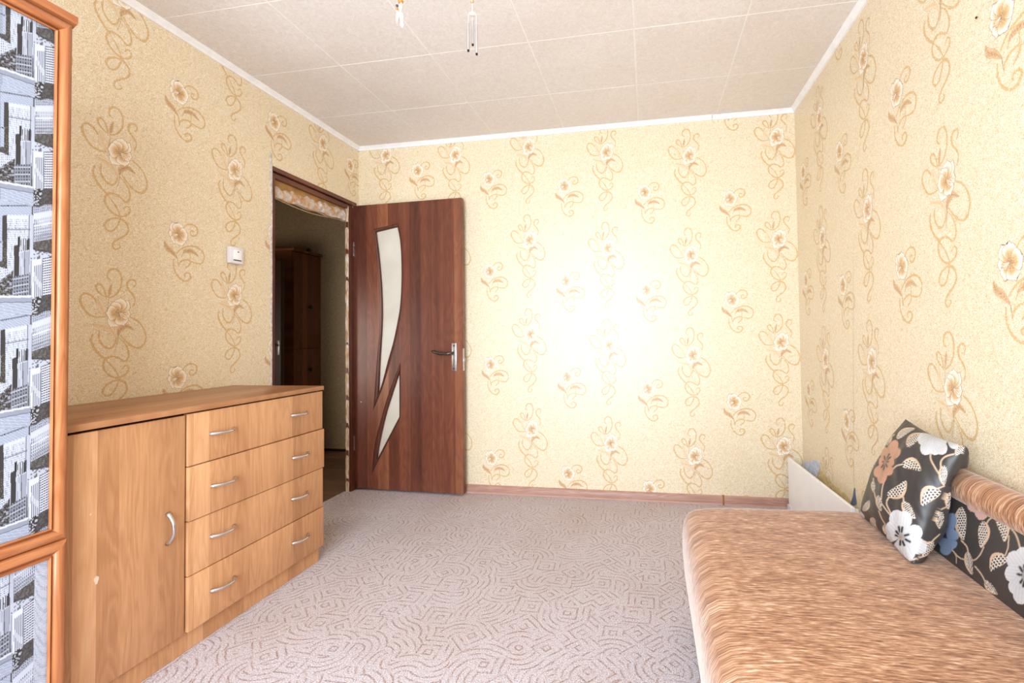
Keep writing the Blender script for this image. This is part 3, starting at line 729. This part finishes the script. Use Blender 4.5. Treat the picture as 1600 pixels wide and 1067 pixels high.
def wardrobe_door(y_hi, y_lo, z0, z1, first):
    """one framed door: mitred mouldings round a printed panel"""
    d_ = boxes('door', [(X0 - .010, X0 - .004, y_lo + .004, y_hi - .004, z0 + .004, z1 - .004)], M['gap'], ward)
    w = .038
    moulding('stile', (X0, y_hi - w, z0 + w), (X0, y_hi - w, z1 - w), (0, 1, 0), -1, 1, M['orange'], d_)
    moulding('stile', (X0, y_lo + w, z0 + w), (X0, y_lo + w, z1 - w), (0, -1, 0), -1, 1, M['orange'], d_)
    moulding('rail', (X0, y_lo + w, z1 - w), (X0, y_hi - w, z1 - w), (0, 0, 1), -1, 1, M['orange_h'], d_)
    moulding('rail', (X0, y_lo + w, z0 + w), (X0, y_hi - w, z0 + w), (0, 0, -1), -1, 1, M['orange_h'], d_)
    # the print
    ya, yb = y_hi - w + .003, y_lo + w - .003; za, zb_ = z0 + w - .003, z1 - w + .003
    vis = -2.30
    if first: Y = np.concatenate([np.arange(ya, vis, -.0009), np.arange(vis, yb, -.006), [yb]])
    else: Y = np.append(np.arange(ya, yb, -.006), yb)
    Z = np.arange(za, zb_ + .001, .0016 if first else .006)
    YY, ZZ = np.meshgrid(Y, Z, indexing='ij')
    colr = city(YY, ZZ, z1 < 1.0)
    P = np.stack([np.full_like(YY, X0 - .002), YY, ZZ], -1).reshape(-1, 3)
    ny, nz = YY.shape; idx = np.arange(ny * nz).reshape(ny, nz)
    fs = np.stack([idx[:-1, :-1], idx[:-1, 1:], idx[1:, 1:], idx[1:, :-1]], -1).reshape(-1, 4)
    painted('print_panel', P, fs, colr.reshape(-1, 3), M['city'], d_)
def painted(name, P, fs, cols, mat, parent=None, smooth=None):
    me = bpy.data.meshes.new(name); nv, nf = len(P), len(fs); k = fs.shape[1]
    me.vertices.add(nv); me.vertices.foreach_set('co', np.asarray(P, np.float32).ravel())
    me.loops.add(nf * k); me.loops.foreach_set('vertex_index', fs.astype(np.int32).ravel())
    me.polygons.add(nf); me.polygons.foreach_set('loop_start', np.arange(0, nf * k, k, dtype=np.int32))
    me.update(); me.validate()
    ca = me.color_attributes.new('Col', 'FLOAT_COLOR', 'POINT')
    ca.data.foreach_set('color', np.concatenate([lin(cols), np.ones((nv, 1))], 1).astype(np.float32).ravel())
    return link(name, me, mat, parent, smooth)
# one repeat of the skyline, drawn in crop units taken off the photograph (period 635 units = 0.276 m)
def city(Y, Z, lower):
    PER = .276; z_top = 1.669 + .020
    shift = .035 if lower else 0.
    yw = -2.147 - ((-2.147 - (Y + (.028 if lower else 0))) % .56)
    zr = z_top - ((z_top - (Z + shift)) % PER)
    u, v = seen(np.stack([np.full_like(yw, .545), yw, zr], -1))
    x = u * 3.68; y = (v - 130) * 3.68
    c = np.zeros(x.shape + (3,)); c[:] = (84, 80, 78)
    h = lambda a, b: (np.sin(a * 12.9898 + b * 78.233) * 43758.5453) % 1
    def put(mask, col): c[mask] = col
    # repeat y over three periods so shapes may straddle the seam
    for off in (-635, 0, 635):
        yy = y - off
        # dark clutter texture
        if off == -635: n = h(np.floor(x / 7), np.floor(y / 6)); c += ((n - .5) * 46)[..., None]
        sl = yy - .17 * x                         # coordinate that follows the sloping floors
        # big slab block
        slab = ((x < 205) & (sl > -66) & (sl < 130) & (yy < 140)) | ((x < 40) & (sl > -66) & (yy < 365))
        put(slab, (204, 209, 220)); put(slab & ((sl % 9.6) < 3.4), (160, 165, 178)); put(slab & (x > 55) & (x < 62), (190, 194, 204))
        put(slab & (x < 20), (190, 194, 206)); put(slab & (x < 20) & ((sl % 9.6) < 4), (136, 140, 152))
        for r0 in (44, 250): put(slab & (np.abs(sl - r0) < 3.4) & ((x % 8) < 5.5), (34, 34, 38))
        roof = (x < 205) & (sl > -72) & (sl < -40); put(roof, (168, 170, 180)); put((x < 205) & (sl > -78) & (sl < -66), (236, 238, 242)); put((x < 205) & (sl > -42) & (sl < -38), (120, 122, 132))
        # tall tower
        put((x > 38) & (x < 66) & (yy > 108) & (yy < 440), (70, 66, 64)); put((x > 38) & (x < 66) & (yy > 250) & (yy < 440) & (h(np.floor(x / 5), np.floor(yy / 8)) > .86), (126, 118, 92))
        tw = (x > 65) & (x < 214) & (sl > 98) & (yy < 475); put(tw, (228, 230, 236))
        put(tw & (x % 9 < 4) & (sl % 12 < 6) & (sl > 122), (122, 124, 134)); put(tw & (np.abs((x - 80) % 46 - 23) < 1.8), (236, 238, 242)); put(tw & (sl > 176) & (sl < 184), (150, 150, 160)); put(tw & (x > 196), (206, 208, 216)); put(tw & (x > 188) & (x < 194), (98, 98, 104))
        # slender tower in front
        st = (x > 104) & (x < 192) & (yy > 296) & (yy < 610); put((x > 104) & (x < 136) & (yy > 290) & (yy < 520), (66, 62, 62))
        crown = (x > 138) & (x < 188) & (yy > 262) & (yy <= 330); put(crown, (232, 232, 236)); put(crown & (x % 13 < 5), (44, 42, 44))
        put((x > 126) & (x < 140) & (yy > 244) & (yy < 300), (40, 38, 40)); put((x > 176) & (x < 190) & (yy > 270) & (yy < 380), (58, 56, 58))
        put(st & (x > 134) & (yy > 330), (222, 224, 230)); put(st & (x > 134) & (x < 166) & (x % 10 < 4) & (yy > 335), (150, 152, 160)); put(st & (x > 166) & (yy > 335), (176, 178, 186)); put(st & (x > 162) & (x < 166), (96, 96, 102))
        # low blocks bottom left
        lo = (x < 78) & (yy > 386 - .4 * x * 0 + x * .45) & (yy < 505); put(lo, (224, 226, 232)); put(lo & (x % 11 < 5) & (yy % 14 < 7), (118, 118, 126))
        dk = (x < 100) & (yy > 492 - x * .62) & (yy < 566 + .17 * x); put(dk, (58, 54, 52)); put(dk & (h(np.floor(x / 6), np.floor(yy / 4)) > .72), (132, 126, 122)); put(dk & (h(np.floor(x / 13), np.floor(yy / 9)) > .8), (176, 176, 182))
        g = (x > 96) & (x < 186) & (yy > 466) & (yy < 592); put(g, (148, 150, 158)); put(g & (x % 15 < 7) & (yy % 22 < 12), (52, 50, 52)); put(g & (yy % 40 < 5), (214, 216, 222))
        # right cluster
        rg = (x > 214) & (yy > 62) & (yy < 130); put(rg & (yy > 62 + (270 - x).clip(0) * .5), (190, 194, 204)); put(rg & (x % 11 < 5) & (yy % 13 < 6), (86, 86, 92))
        rc = (x > 216) & (yy > 128) & (yy < 290); put(rc, (226, 228, 234)); put(rc & (yy > 160) & (x % 10 < 4.2) & (yy % 18 < 14), (100, 100, 108)); put(rc & (yy > 250) & (yy % 9 < 4), (120, 120, 128)); put((x > 216) & (yy > 196) & (yy < 204), (236, 238, 242))
        gp = (x > 214) & (yy > 288) & (yy < 322 + (x - 214) * .42); put(gp, (82, 78, 74)); put(gp & (h(np.floor(x / 5), np.floor(yy / 4)) > .7), (128, 122, 116))
        ro = (x > 200) & (yy > 330 + (x - 200) * .36) & (yy < 400 + (x - 200) * .2); put(ro, (214, 216, 222)); put(ro & (h(np.floor(x / 9), np.floor(yy / 7)) > .78), (110, 110, 116))
        rb = (x > 198) & (yy > 392) & (yy < 606); put(rb, (240, 241, 245)); put(rb & (x > 214) & (x < 262) & (x % 10 < 4.5) & (yy > 425), (112, 114, 124)); put(rb & (x > 268) & (yy % 14 < 6), (92, 92, 100)); put(rb & (x > 262) & (x < 269), (150, 152, 160)); put(rb & (x < 206), (170, 172, 180))
        tree = (x > 205) & (x < 262 - (yy + 30) * .25) & (yy > -30) & (yy < 62); put(tree, (58, 54, 52)); put(tree & (h(np.floor(x / 8), np.floor(yy / 7)) > .72), (206, 206, 210))
    return np.clip(c * np.array([.80, .82, .86]), 0, 255)
ZM = .553                                      # height where the two framed panels of a door meet
wardrobe_door(WE, -2.96, ZM, 1.924, True); wardrobe_door(WE, -2.96, .075, ZM - .001, True)
wardrobe_door(-2.964, -3.82, ZM, 1.924, False); wardrobe_door(-2.964, -3.82, .075, ZM - .001, False)
boxes('plinth', [(WXF - .03, WXF - .012, WB, WE - .002, 0, .074)], M['orange_h'], ward)

# ------------------------------------------------------------------ sofa bed
sofa = tag(empty('sofa_bed'), 'low sofa bed in streaked brown velour with a dark flowered back, against the right wall', 'sofa')
SF, SN = -1.292, -3.60
boxes('base', [(2.206, 2.90, SN + .02, SF - .04, .002, .10)], M['black'], sofa)
prof = [(2.222, .088), (2.200, .092), (2.186, .13), (2.176, .2), (2.170, .28), (2.170, .34), (2.176, .385), (2.190, .412), (2.214, .428), (2.25, .434), (2.34, .437), (2.5, .438), (2.7, .437), (2.82, .434), (2.872, .430), (2.872, .088)]
bm = bmesh.new(); path = []
for i, y in enumerate(np.concatenate([[0, .004, .012, .024, .04, .06], np.linspace(.1, SF - SN, 40)])):
    k = 1 - (1 - min(y, .06) / .06) ** 2
    path.append((y, k))
rings = []
for y, k in path:
    r = []
    for a, b in prof:
        zz = .26 + (b - .26) * (.90 + .10 * math.sqrt(k)) if b > .26 else b
        aa = 2.6 + (a - 2.6) * (.975 + .025 * math.sqrt(k)) if a < 2.5 else a
        skew = (a - 2.2) * .075 * max(0, 1 - y / .5)
        zz += .0022 * math.sin(y * 7 + a * 11) * math.sin(a * 9) * (1 if b > .42 else 0)
        r.append(bm.verts.new((aa, SF - y + skew * 0 + (a - 2.17) * .06 * max(0, 1 - y / .6), zz)))
    rings.append(r)
n = len(prof)
for r, q in zip(rings, rings[1:]):
    for i in range(n): bm.faces.new((r[i], r[(i + 1) % n], q[(i + 1) % n], q[i]))
bm.faces.new(rings[0][::-1]); bm.faces.new(rings[-1])
bm_obj('seat', bm, M['velour'], sofa, 60)
# bolster along the top of the back
bm = bmesh.new(); pr_ = [(.047 * math.cos(q), .045 * math.sin(q)) for q in np.linspace(0, 2 * math.pi, 20, endpoint=False)]
pth = []
for y, k in [(0, .3), (.004, .6), (.014, .88), (.03, 1)] + [(q, 1 + .012 * math.sin(q * 21)) for q in np.linspace(.08, SF - SN, 40)]:
    pth.append(((2.922, SF - .02 - y, .634), Vector((k, 0, 0)), Vector((0, 0, k))))
sweep(bm, pr_, pth); bm_obj('bolster', bm, M['velour'], sofa, 60)

# ---- printed flower fabric, drawn in crop units taken off the photograph
class Paint:
    def __init__(s, x, y, base): s.x, s.y = x, y; s.c = np.empty(x.shape + (3,)); s.c[:] = base
    def blend(s, a, col): a = np.clip(a, 0, 1)[..., None]; s.c = s.c * (1 - a) + np.asarray(col, float) * a
    def line(s, pts, w, col):
        p = smooth_pts(pts, 8); d = np.full(s.x.shape, 1e9)
        for a, b in zip(p, p[1:]):
            ab = b - a; L = ab @ ab + 1e-9; t_ = np.clip(((s.x - a[0]) * ab[0] + (s.y - a[1]) * ab[1]) / L, 0, 1)
            d = np.minimum(d, np.hypot(s.x - a[0] - t_ * ab[0], s.y - a[1] - t_ * ab[1]))
        s.blend((w / 2 - d) / 2.5 + .5, col)
    def petal(s, base, tip, w, col):
        b, t_ = np.array(base, float), np.array(tip, float); ax = t_ - b; L = np.linalg.norm(ax); ax /= L
        al = ((s.x - b[0]) * ax[0] + (s.y - b[1]) * ax[1]) / L; ac = (-(s.x - b[0]) * ax[1] + (s.y - b[1]) * ax[0])
        q = np.clip(al, 0, 1); prof = np.sin(np.pi * q ** 1.6) ** .55 * w / 2
        notch = np.where(al > .86, (np.abs(ac) / w < .06) * 1., 0)
        m_ = np.where((al > 0) & (al < 1), (prof - np.abs(ac)) / 3 + .5, 0) * (1 - .8 * notch)
        shade = 1 - .05 * (np.sin(ac / w * 34 + al * 3) > .55) - .10 * (1 - q)
        s.blend(m_, 0); a = np.clip(m_, 0, 1)[..., None]; s.c += a * np.asarray(col, float) * shade[..., None]
    def flower(s, ctr, tips, w, col, heart=True):
        for tip in tips: s.petal(ctr, tip, w, col)
        if heart:
            for tip in tips:
                e = np.array(ctr) + (np.array(tip) - np.array(ctr)) * .36; st = np.array(ctr) + (np.array(tip) - np.array(ctr)) * .1
                s.line([st, e], w * .20, np.array(col) * .72); s.line([st + (e - st) * .35, e], w * .10, (30, 26, 24))
            s.line([np.array(ctr) - 2, np.array(ctr) + 2], w * .2, (150, 128, 104))
    def leafy(s, p0, p1, w, bend=.12, flip=1):
        a, b = np.array(p0, float), np.array(p1, float); ax = b - a; L = np.linalg.norm(ax); ax /= L
        al = ((s.x - a[0]) * ax[0] + (s.y - a[1]) * ax[1]) / L; ac = (-(s.x - a[0]) * ax[1] + (s.y - a[1]) * ax[0]) - flip * bend * L * np.sin(np.pi * np.clip(al, 0, 1))
        q = np.clip(al, 0, 1); h = np.sin(np.pi * q ** .75) ** .7 * w / 2
        inn = (al > 0) & (al < 1)
        s.blend(np.where(inn, (h - np.abs(ac)) / 2.5 + .5, 0), (196, 168, 140))
        ac2 = ac + flip * w * .10
        m_ = np.where(inn, (h * .72 - np.abs(ac2)) / 2.5 + .5, 0); s.blend(m_, (226, 214, 200))
        f = 1 / max(w * .20, 7.); gx = al * L * f; gy = ac2 * f + .5 * np.floor(gx)
        r = np.hypot(gx % 1 - .5, gy % 1 - .5); s.blend(np.where(m_ > .5, (.46 - r) * 6, 0), (24, 20, 18))
DARK = (58, 54, 52); TAN = (186, 160, 134)
WHT = (200, 199, 200); PCH = (190, 140, 112); PNK = (192, 158, 144); BLU = (126, 142, 168)
def paint_back(u, v):
    p = Paint((u - 1450) * 3.953, (v - 700) * 3.953, DARK)
    p.line([(205, 570), (240, 610), (250, 660)], 9, TAN); p.line([(345, 610), (320, 660), (280, 692), (200, 680), (150, 630)], 9, TAN)
    p.line([(290, 730), (330, 780), (355, 830)], 9, TAN); p.line([(500, 480), (545, 540), (575, 640)], 11, TAN); p.line([(500, 545), (492, 620), (470, 680)], 9, TAN)
    p.line([(360, 470), (380, 440), (420, 420)], 10, TAN); p.line([(440, 400), (490, 385)], 10, TAN); p.line([(120, 600), (170, 660), (175, 710)], 6, TAN)
    p.leafy((205, 365), (215, 570), 76, .05, 1); p.leafy((345, 455), (330, 615), 74, .05, -1); p.leafy((425, 378), (478, 575), 80, .08, -1)
    p.leafy((470, 655), (385, 760), 0.1, 0); p.leafy((485, 668), (384, 752), 92, .16, 1); p.leafy((242, 640), (270, 782), 50, .03, 1); p.leafy((352, 822), (428, 905), 46, .05, 1)
    p.flower((335, 300), [(240, 270), (255, 385), (330, 445), (415, 400), (395, 290)], 88, PNK)
    p.flower((120, 560), [(150, 400), (185, 520), (165, 620), (105, 662), (70, 600)], 72, BLU, False)
    p.flower((600, 790), [(585, 610), (510, 640), (475, 760), (520, 900), (570, 965), (690, 700), (700, 880)], 112, WHT)
    return p.c
def paint_cushion(u, v):
    x = (u - 1300) * 4.105; y = (v - 640) * 4.105
    p = Paint(x, y, DARK)
    L = lambda *q, w=10: p.line(q, w, TAN)
    L((450, 350), (415, 360), (385, 385)); L((350, 425), (325, 490), (315, 570), w=8); L((370, 550), (350, 600), (375, 660), (410, 750), w=9)
    L((430, 535), (455, 560), (460, 590)); L((640, 250), (632, 310), (660, 370), (685, 410), w=12); L((780, 285), (730, 300), (700, 330), (698, 380), w=12)
    L((680, 505), (720, 490), w=10); L((265, 440), (270, 520), (280, 570), w=8); L((310, 590), (345, 640), (385, 690), w=8); L((700, 640), (745, 620), w=9)
    L((300, 650), (320, 700), (345, 740), w=8); L((270, 720), (290, 770), (310, 790), w=8); L((475, 975), (540, 955), (620, 930), w=11); L((690, 800), (640, 850), (640, 900), w=10); L((355, 225), (370, 180), (400, 160), w=8)
    p.leafy((415, 185), (530, 118), 44, .10, -1); p.leafy((480, 235), (585, 152), 62, .12, -1); p.leafy((452, 345), (572, 385), 78, .16, -1); p.leafy((362, 556), (478, 460), 82, .14, 1)
    p.leafy((455, 588), (530, 700), 62, .04, 1); p.leafy((688, 512), (572, 612), 104, .16, 1); p.leafy((715, 360), (715, 485), 58, .03, 1); p.leafy((765, 530), (745, 640), 56, .05, 1)
    p.leafy((695, 650), (690, 765), 58, .03, 1); p.leafy((650, 850), (580, 940), 66, .05, 1); p.leafy((845, 235), (790, 290), 56, .05, 1); p.leafy((295, 550), (312, 650), 40, .03, 1)
    p.leafy((200, 650), (240, 580), 40, .05, 1); p.leafy((262, 460), (265, 530), 30, .0, 1); p.leafy((255, 690), (272, 750), 36, 0, 1); p.leafy((338, 735), (345, 800), 34, 0, 1); p.leafy((350, 220), (380, 150), 34, .05, 1)
    p.flower((340, 335), [(415, 195), (436, 250), (400, 330), (375, 420), (312, 475), (278, 430), (300, 330), (330, 235)], 62, PCH)
    p.flower((650, 165), [(550, 205), (585, 288), (665, 292), (722, 285), (738, 210)], 84, WHT, False); p.petal((735, 175), (806, 245), 62, WHT)
    p.flower((440, 815), [(408, 642), (472, 650), (580, 775), (606, 905), (505, 965), (432, 955), (352, 790), (362, 720)], 104, WHT)
    p.petal((735, 830), (640, 965), 60, BLU); p.petal((170, 640), (185, 720), 60, WHT)
    return p.c
# back panel
Yv = np.concatenate([np.linspace(SF - .02, -1.42, 20), np.linspace(-1.425, -2.02, 300), np.linspace(-2.03, SN + .01, 160)])
tz = np.linspace(0, 1, 96)
YY, TT = np.meshgrid(Yv, tz, indexing='ij'); ZZ = .40 + TT * .235; XX = 2.872 + TT * .022 - .012 * np.sin(np.pi * TT)
yw = -1.42 - ((-1.42 - YY) % .56)
u, v = seen(np.stack([XX, yw, ZZ], -1))
cols = paint_back(u, v)
P = np.stack([XX, YY, ZZ], -1).reshape(-1, 3); ny, nz = YY.shape; idx = np.arange(ny * nz).reshape(ny, nz)
fs = np.stack([idx[:-1, :-1], idx[:-1, 1:], idx[1:, 1:], idx[1:, :-1]], -1).reshape(-1, 4)
back = painted('backrest', P, fs, cols.reshape(-1, 3), M['fabric'], sofa, 180)
boxes('back_board', [(2.90, 2.972, SN + .01, SF - .03, .05, .60)], plain('black lining', (40, 37, 36), .9), sofa)

# cushion leaning on the back of the sofa
A, B = np.array([2.768, -1.320, .437]), np.array([2.756, -1.680, .430]); C_, D_ = np.array([2.888, -1.385, .780]), np.array([2.885, -1.688, .762])
NU = 210; q = np.linspace(0, 1, NU); q = .12 * q + .88 * (1 - np.cos(np.pi * q)) / 2; U, V = np.meshgrid(q, q, indexing='ij')
def cushion_side(sgn):
    a, b = 2 * U - 1, 2 * V - 1
    th = (np.clip(1 - np.abs(a) ** 2.3, 0, 1) * np.clip(1 - np.abs(b) ** 2.3, 0, 1)) ** .55
    Uc = .5 + a * .5 * (1 - .055 * (1 - b ** 2)); Vc = .5 + b * .5 * (1 - .055 * (1 - a ** 2))
    P = (A[None, None] * ((1 - Uc) * (1 - Vc))[..., None] + B * (Uc * (1 - Vc))[..., None] + C_ * ((1 - Uc) * Vc)[..., None] + D_ * (Uc * Vc)[..., None])
    nrm = np.array([-.889, 0, .458])
    wr = .006 * np.sin(11 * U + 7 * V) * np.sin(9 * V - 4 * U + 1) + .004 * np.sin(26 * (U + .6 * V)) * U
    edge = np.minimum.reduce([U, 1 - U, V, 1 - V]); wr += .003 * np.sin(70 * (U + V)) * np.exp(-edge * 22)
    amp = .068 if sgn > 0 else .085
    if sgn < 0: th = th ** .6
    P = P + nrm * (sgn * th * amp + wr * th)[..., None]
    lim = np.where(P[..., 2] < .70, 2.855 + .5 * np.clip(P[..., 2] - .66, 0, 1), 2.90 + .8 * np.clip(P[..., 2] - .70, 0, .06))
    P[..., 0] = np.minimum(P[..., 0], lim)
    P[..., 2] = np.maximum(P[..., 2], .441)
    return P
Pf, Pb = cushion_side(1), cushion_side(-1)
u, v = seen(Pf); cf = paint_cushion(u, v); u, v = seen(Pb); cb = paint_cushion(u, v)
idx = np.arange(NU * NU).reshape(NU, NU); q4 = lambda I: np.stack([I[:-1, :-1], I[1:, :-1], I[1:, 1:], I[:-1, 1:]], -1).reshape(-1, 4)
fs = np.concatenate([q4(idx), q4(idx + NU * NU)[:, ::-1]])
cu = painted('cushion', np.concatenate([Pf.reshape(-1, 3), Pb.reshape(-1, 3)]), fs, np.concatenate([cf.reshape(-1, 3), cb.reshape(-1, 3)]), M['fabric'], None, None)
bm = bmesh.new(); bm.from_mesh(cu.data); bmesh.ops.remove_doubles(bm, verts=bm.verts, dist=1e-5); bmesh.ops.recalc_face_normals(bm, faces=bm.faces)
for f in bm.faces: f.smooth = True
bm.to_mesh(cu.data); bm.free()
tag(cu, 'dark square cushion with white and peach flowers leaning on the sofa back', 'cushion')

# ------------------------------------------------------------------ white pipe board in the corner
wb = tag(empty('pipe_board'), 'low white laminated board standing along the right wall in the back corner', 'board')
p0, p1 = np.array([2.880, -.035]), np.array([2.915, -.86])
d_ = (p1 - p0) / np.linalg.norm(p1 - p0); n_ = np.array([d_[1], -d_[0]])
def wbox(bm, s0, s1, t0, t1, z0, z1, zz=None):
    c = bmesh.new(); box(c, s0, s1, t0, t1, z0, z1, .0015, 1)
    for v in c.verts:
        p = p0 + d_ * v.co.x + n_ * v.co.y; z = v.co.z
        if zz: z = z + (zz * v.co.x / .82 if v.co.z > .1 else 0)
        v.co = (p[0], p[1], z)
    me = bpy.data.meshes.new('tmp'); c.to_mesh(me); c.free(); bm.from_mesh(me); bpy.data.meshes.remove(me)
bm = bmesh.new(); wbox(bm, 0, .826, -.016, 0, .012, .312, -.006); bm_obj('board', bm, M['white'], wb)
bm = bmesh.new(); wbox(bm, -.012, .05, -.004, .006, .0, .03); bm_obj('foot', bm, M['white2'], wb)
bm = bmesh.new(); box(bm, 2.928, 2.944, -.862, -.852, .012, .300); box(bm, 2.944, 2.9745, -.862, -.852, .012, .262); box(bm, 2.960, 2.9745, -.862, -.852, .262, .296)
bm_obj('end_piece', bm, M['white2'], wb)
# torn paper and bare plaster on the right wall above the board
def torn(name, pts, mat, off, jag):
    P = smooth_pts([at(a, b, 'X', W)[1:] for a, b in pts], 4, True) + rng.normal(0, jag, (len(pts) * 4, 2))
    P[:, 0] = np.minimum(P[:, 0], -.003)
    bm = bmesh.new(); f = [bm.verts.new((W - off, y, z)) for y, z in P]; g = [bm.verts.new((W - .0002, y, z)) for y, z in P]
    fc = bm.faces.new(f); k = len(f)
    for i in range(k): bm.faces.new((f[i], g[i], g[(i + 1) % k], f[(i + 1) % k]))
    bmesh.ops.triangulate(bm, faces=[fc])
    return bm_obj(name, bm, mat, wall_right)
torn('bare_patch', [(1246, 723), (1255, 720), (1264, 722), (1272, 719), (1281, 722), (1280, 732), (1276, 745), (1266, 748), (1250, 745), (1246, 735)], M['greyplaster'], .0016, .002)
torn('torn_paper_stain', [(1276, 742), (1282, 733), (1292, 745), (1306, 760), (1322, 772), (1331, 786), (1328, 800), (1300, 800), (1280, 780), (1268, 760)], plain('yellowed paper', (206, 184, 140), .8, .2, 0, .12, 40), .0012, .002)
torn('bare_patch', [(1335.5, 762), (1337, 774), (1338.5, 788), (1330, 788), (1333, 776)], plain('dark bare wall', (96, 108, 132), .9), .0022, .0005)
bm = bmesh.new(); y = at(1336, 500, 'X', W)[1]; yb = at(1335, 780, 'X', W)[1]
vs_ = [bm.verts.new(p) for p in ((W - .0011, y - .0012, 1.42), (W - .0011, y + .0002, 1.42), (W - .0011, yb + .001, .37), (W - .0011, yb - .0008, .37))]; bm.faces.new(vs_)
bm_obj('paper_seam', bm, plain('seam shadow paper', (176, 166, 140), .8), wall_right)
bm = bmesh.new(); lathe(bm, [(.0012, -.001), (.0012, -.003), (.0035, -.0035), (.003, -.005)], (W, -1.644, 1.937), 10, 'X'); tag(bm_obj('nail', bm, M['black'], None, 60), 'small dark nail high on the right wall', 'nail')

# ------------------------------------------------------------------ things hanging from the ceiling
ch = tag(empty('wind_chime'), 'small wind chime with three silver tubes hanging from the ceiling', 'wind chime')
HYY = -1.7
def hp_(u, v): return at(u, v, 'Y', HYY)
top = hp_(738, 22)
bm = bmesh.new(); tube(bm, [(top[0], HYY, CZ), (top[0], HYY, top[2])], .0007, 5); bm_obj('string', bm, M['white2'], ch)
bm = bmesh.new(); b_ = hp_(737.5, 2); lathe(bm, [(.002, -.006), (.006, -.002), (.006, .003), (.002, .006)], tuple(b_), 10); bm_obj('bead', bm, plain('amber bead', (196, 150, 110), .3), ch, 60)
bm = bmesh.new(); lathe(bm, [(.009, -.002), (.0115, 0), (.009, .002), (.003, .004)], tuple(top), 16); bm_obj('disc', bm, plain('pearl disc', (236, 226, 214), .35), ch, 40)
for (u0, v0), (u1, v1), yy in (((731.4, 37), (731.4, 81), HYY - .006), ((738.3, 33), (738.3, 72), HYY + .012), ((744.4, 39), (744.4, 86.5), HYY - .004)):
    a, b = at(u0, v0, 'Y', yy), at(u1, v1, 'Y', yy)
    tb = bmesh.new(); lathe(tb, [(.0042, a[2]), (.0042, b[2] + .006)], (a[0], yy, 0), 10)
    o = bm_obj('tube', tb, M['chrome'], ch, 60)
    tb = bmesh.new(); lathe(tb, [(.0038, b[2] + .005), (.0034, b[2] + .001)], (a[0], yy, 0), 10); bm_obj('end_cap', tb, M['black'], o, 60)
    tb = bmesh.new(); tube(tb, [(a[0], yy, a[2]), (top[0] + (a[0] - top[0]) * .9, HYY + (yy - HYY) * .9, top[2] - .003)], .0006, 5); bm_obj('string', tb, M['white2'], o)
orn = tag(empty('shell_ornament'), 'hanging string of pale shells with an amber bead, left of the wind chime', 'ornament')
shell = plain('pale shell', (214, 202, 194), .35, .5, 0, .05, 60); c_ = hp_(626, 2)
bm = bmesh.new(); tube(bm, [(c_[0], HYY, CZ), (c_[0], HYY, hp_(626, 40)[2])], .0008, 5); bm_obj('string', bm, M['white2'], orn)
bm = bmesh.new(); lathe(bm, [(.003, -.007), (.008, -.005), (.009, .0), (.007, .006), (.002, .009)], tuple(c_), 12); bm_obj('cap', bm, plain('amber cap', (196, 124, 48), .3), orn, 60)
for (u_, v_), L_, r_, tilt in (((626.5, 12), .018, .007, .1), ((621.5, 27), .020, .0065, .2), ((628, 28), .021, .008, -.12), ((628.5, 39.5), .009, .0075, 0)):
    p = hp_(u_, v_); bm = bmesh.new()
    lathe(bm, [(.0006, -L_), (r_ * .55, -L_ * .6), (r_ * .95, -L_ * .05), (r_, L_ * .35), (r_ * .7, L_ * .75), (.001, L_)], (0, 0, 0), 12)
    bmesh.ops.rotate(bm, verts=bm.verts, cent=(0, 0, 0), matrix=Matrix.Rotation(tilt, 3, 'Y')); bmesh.ops.translate(bm, verts=bm.verts, vec=p)
    bm_obj('shell', bm, shell, orn, 60)
for (u_, v_), col_ in (((620.5, 9), (52, 66, 56)), ((620.2, 13.6), (186, 128, 48))):
    p = hp_(u_, v_); bm = bmesh.new(); bmesh.ops.create_uvsphere(bm, u_segments=10, v_segments=7, radius=.0045); bmesh.ops.translate(bm, verts=bm.verts, vec=p); bm_obj('bead', bm, plain('bead', col_, .2), orn, 180)
bm = bmesh.new(); q0 = hp_(620.3, 14); tube(bm, [(c_[0], HYY, c_[2] + .004), (q0[0], HYY, c_[2] - .004), (q0[0], HYY, hp_(621, 22)[2])], .0007, 5); bm_obj('string', bm, M['white2'], orn)
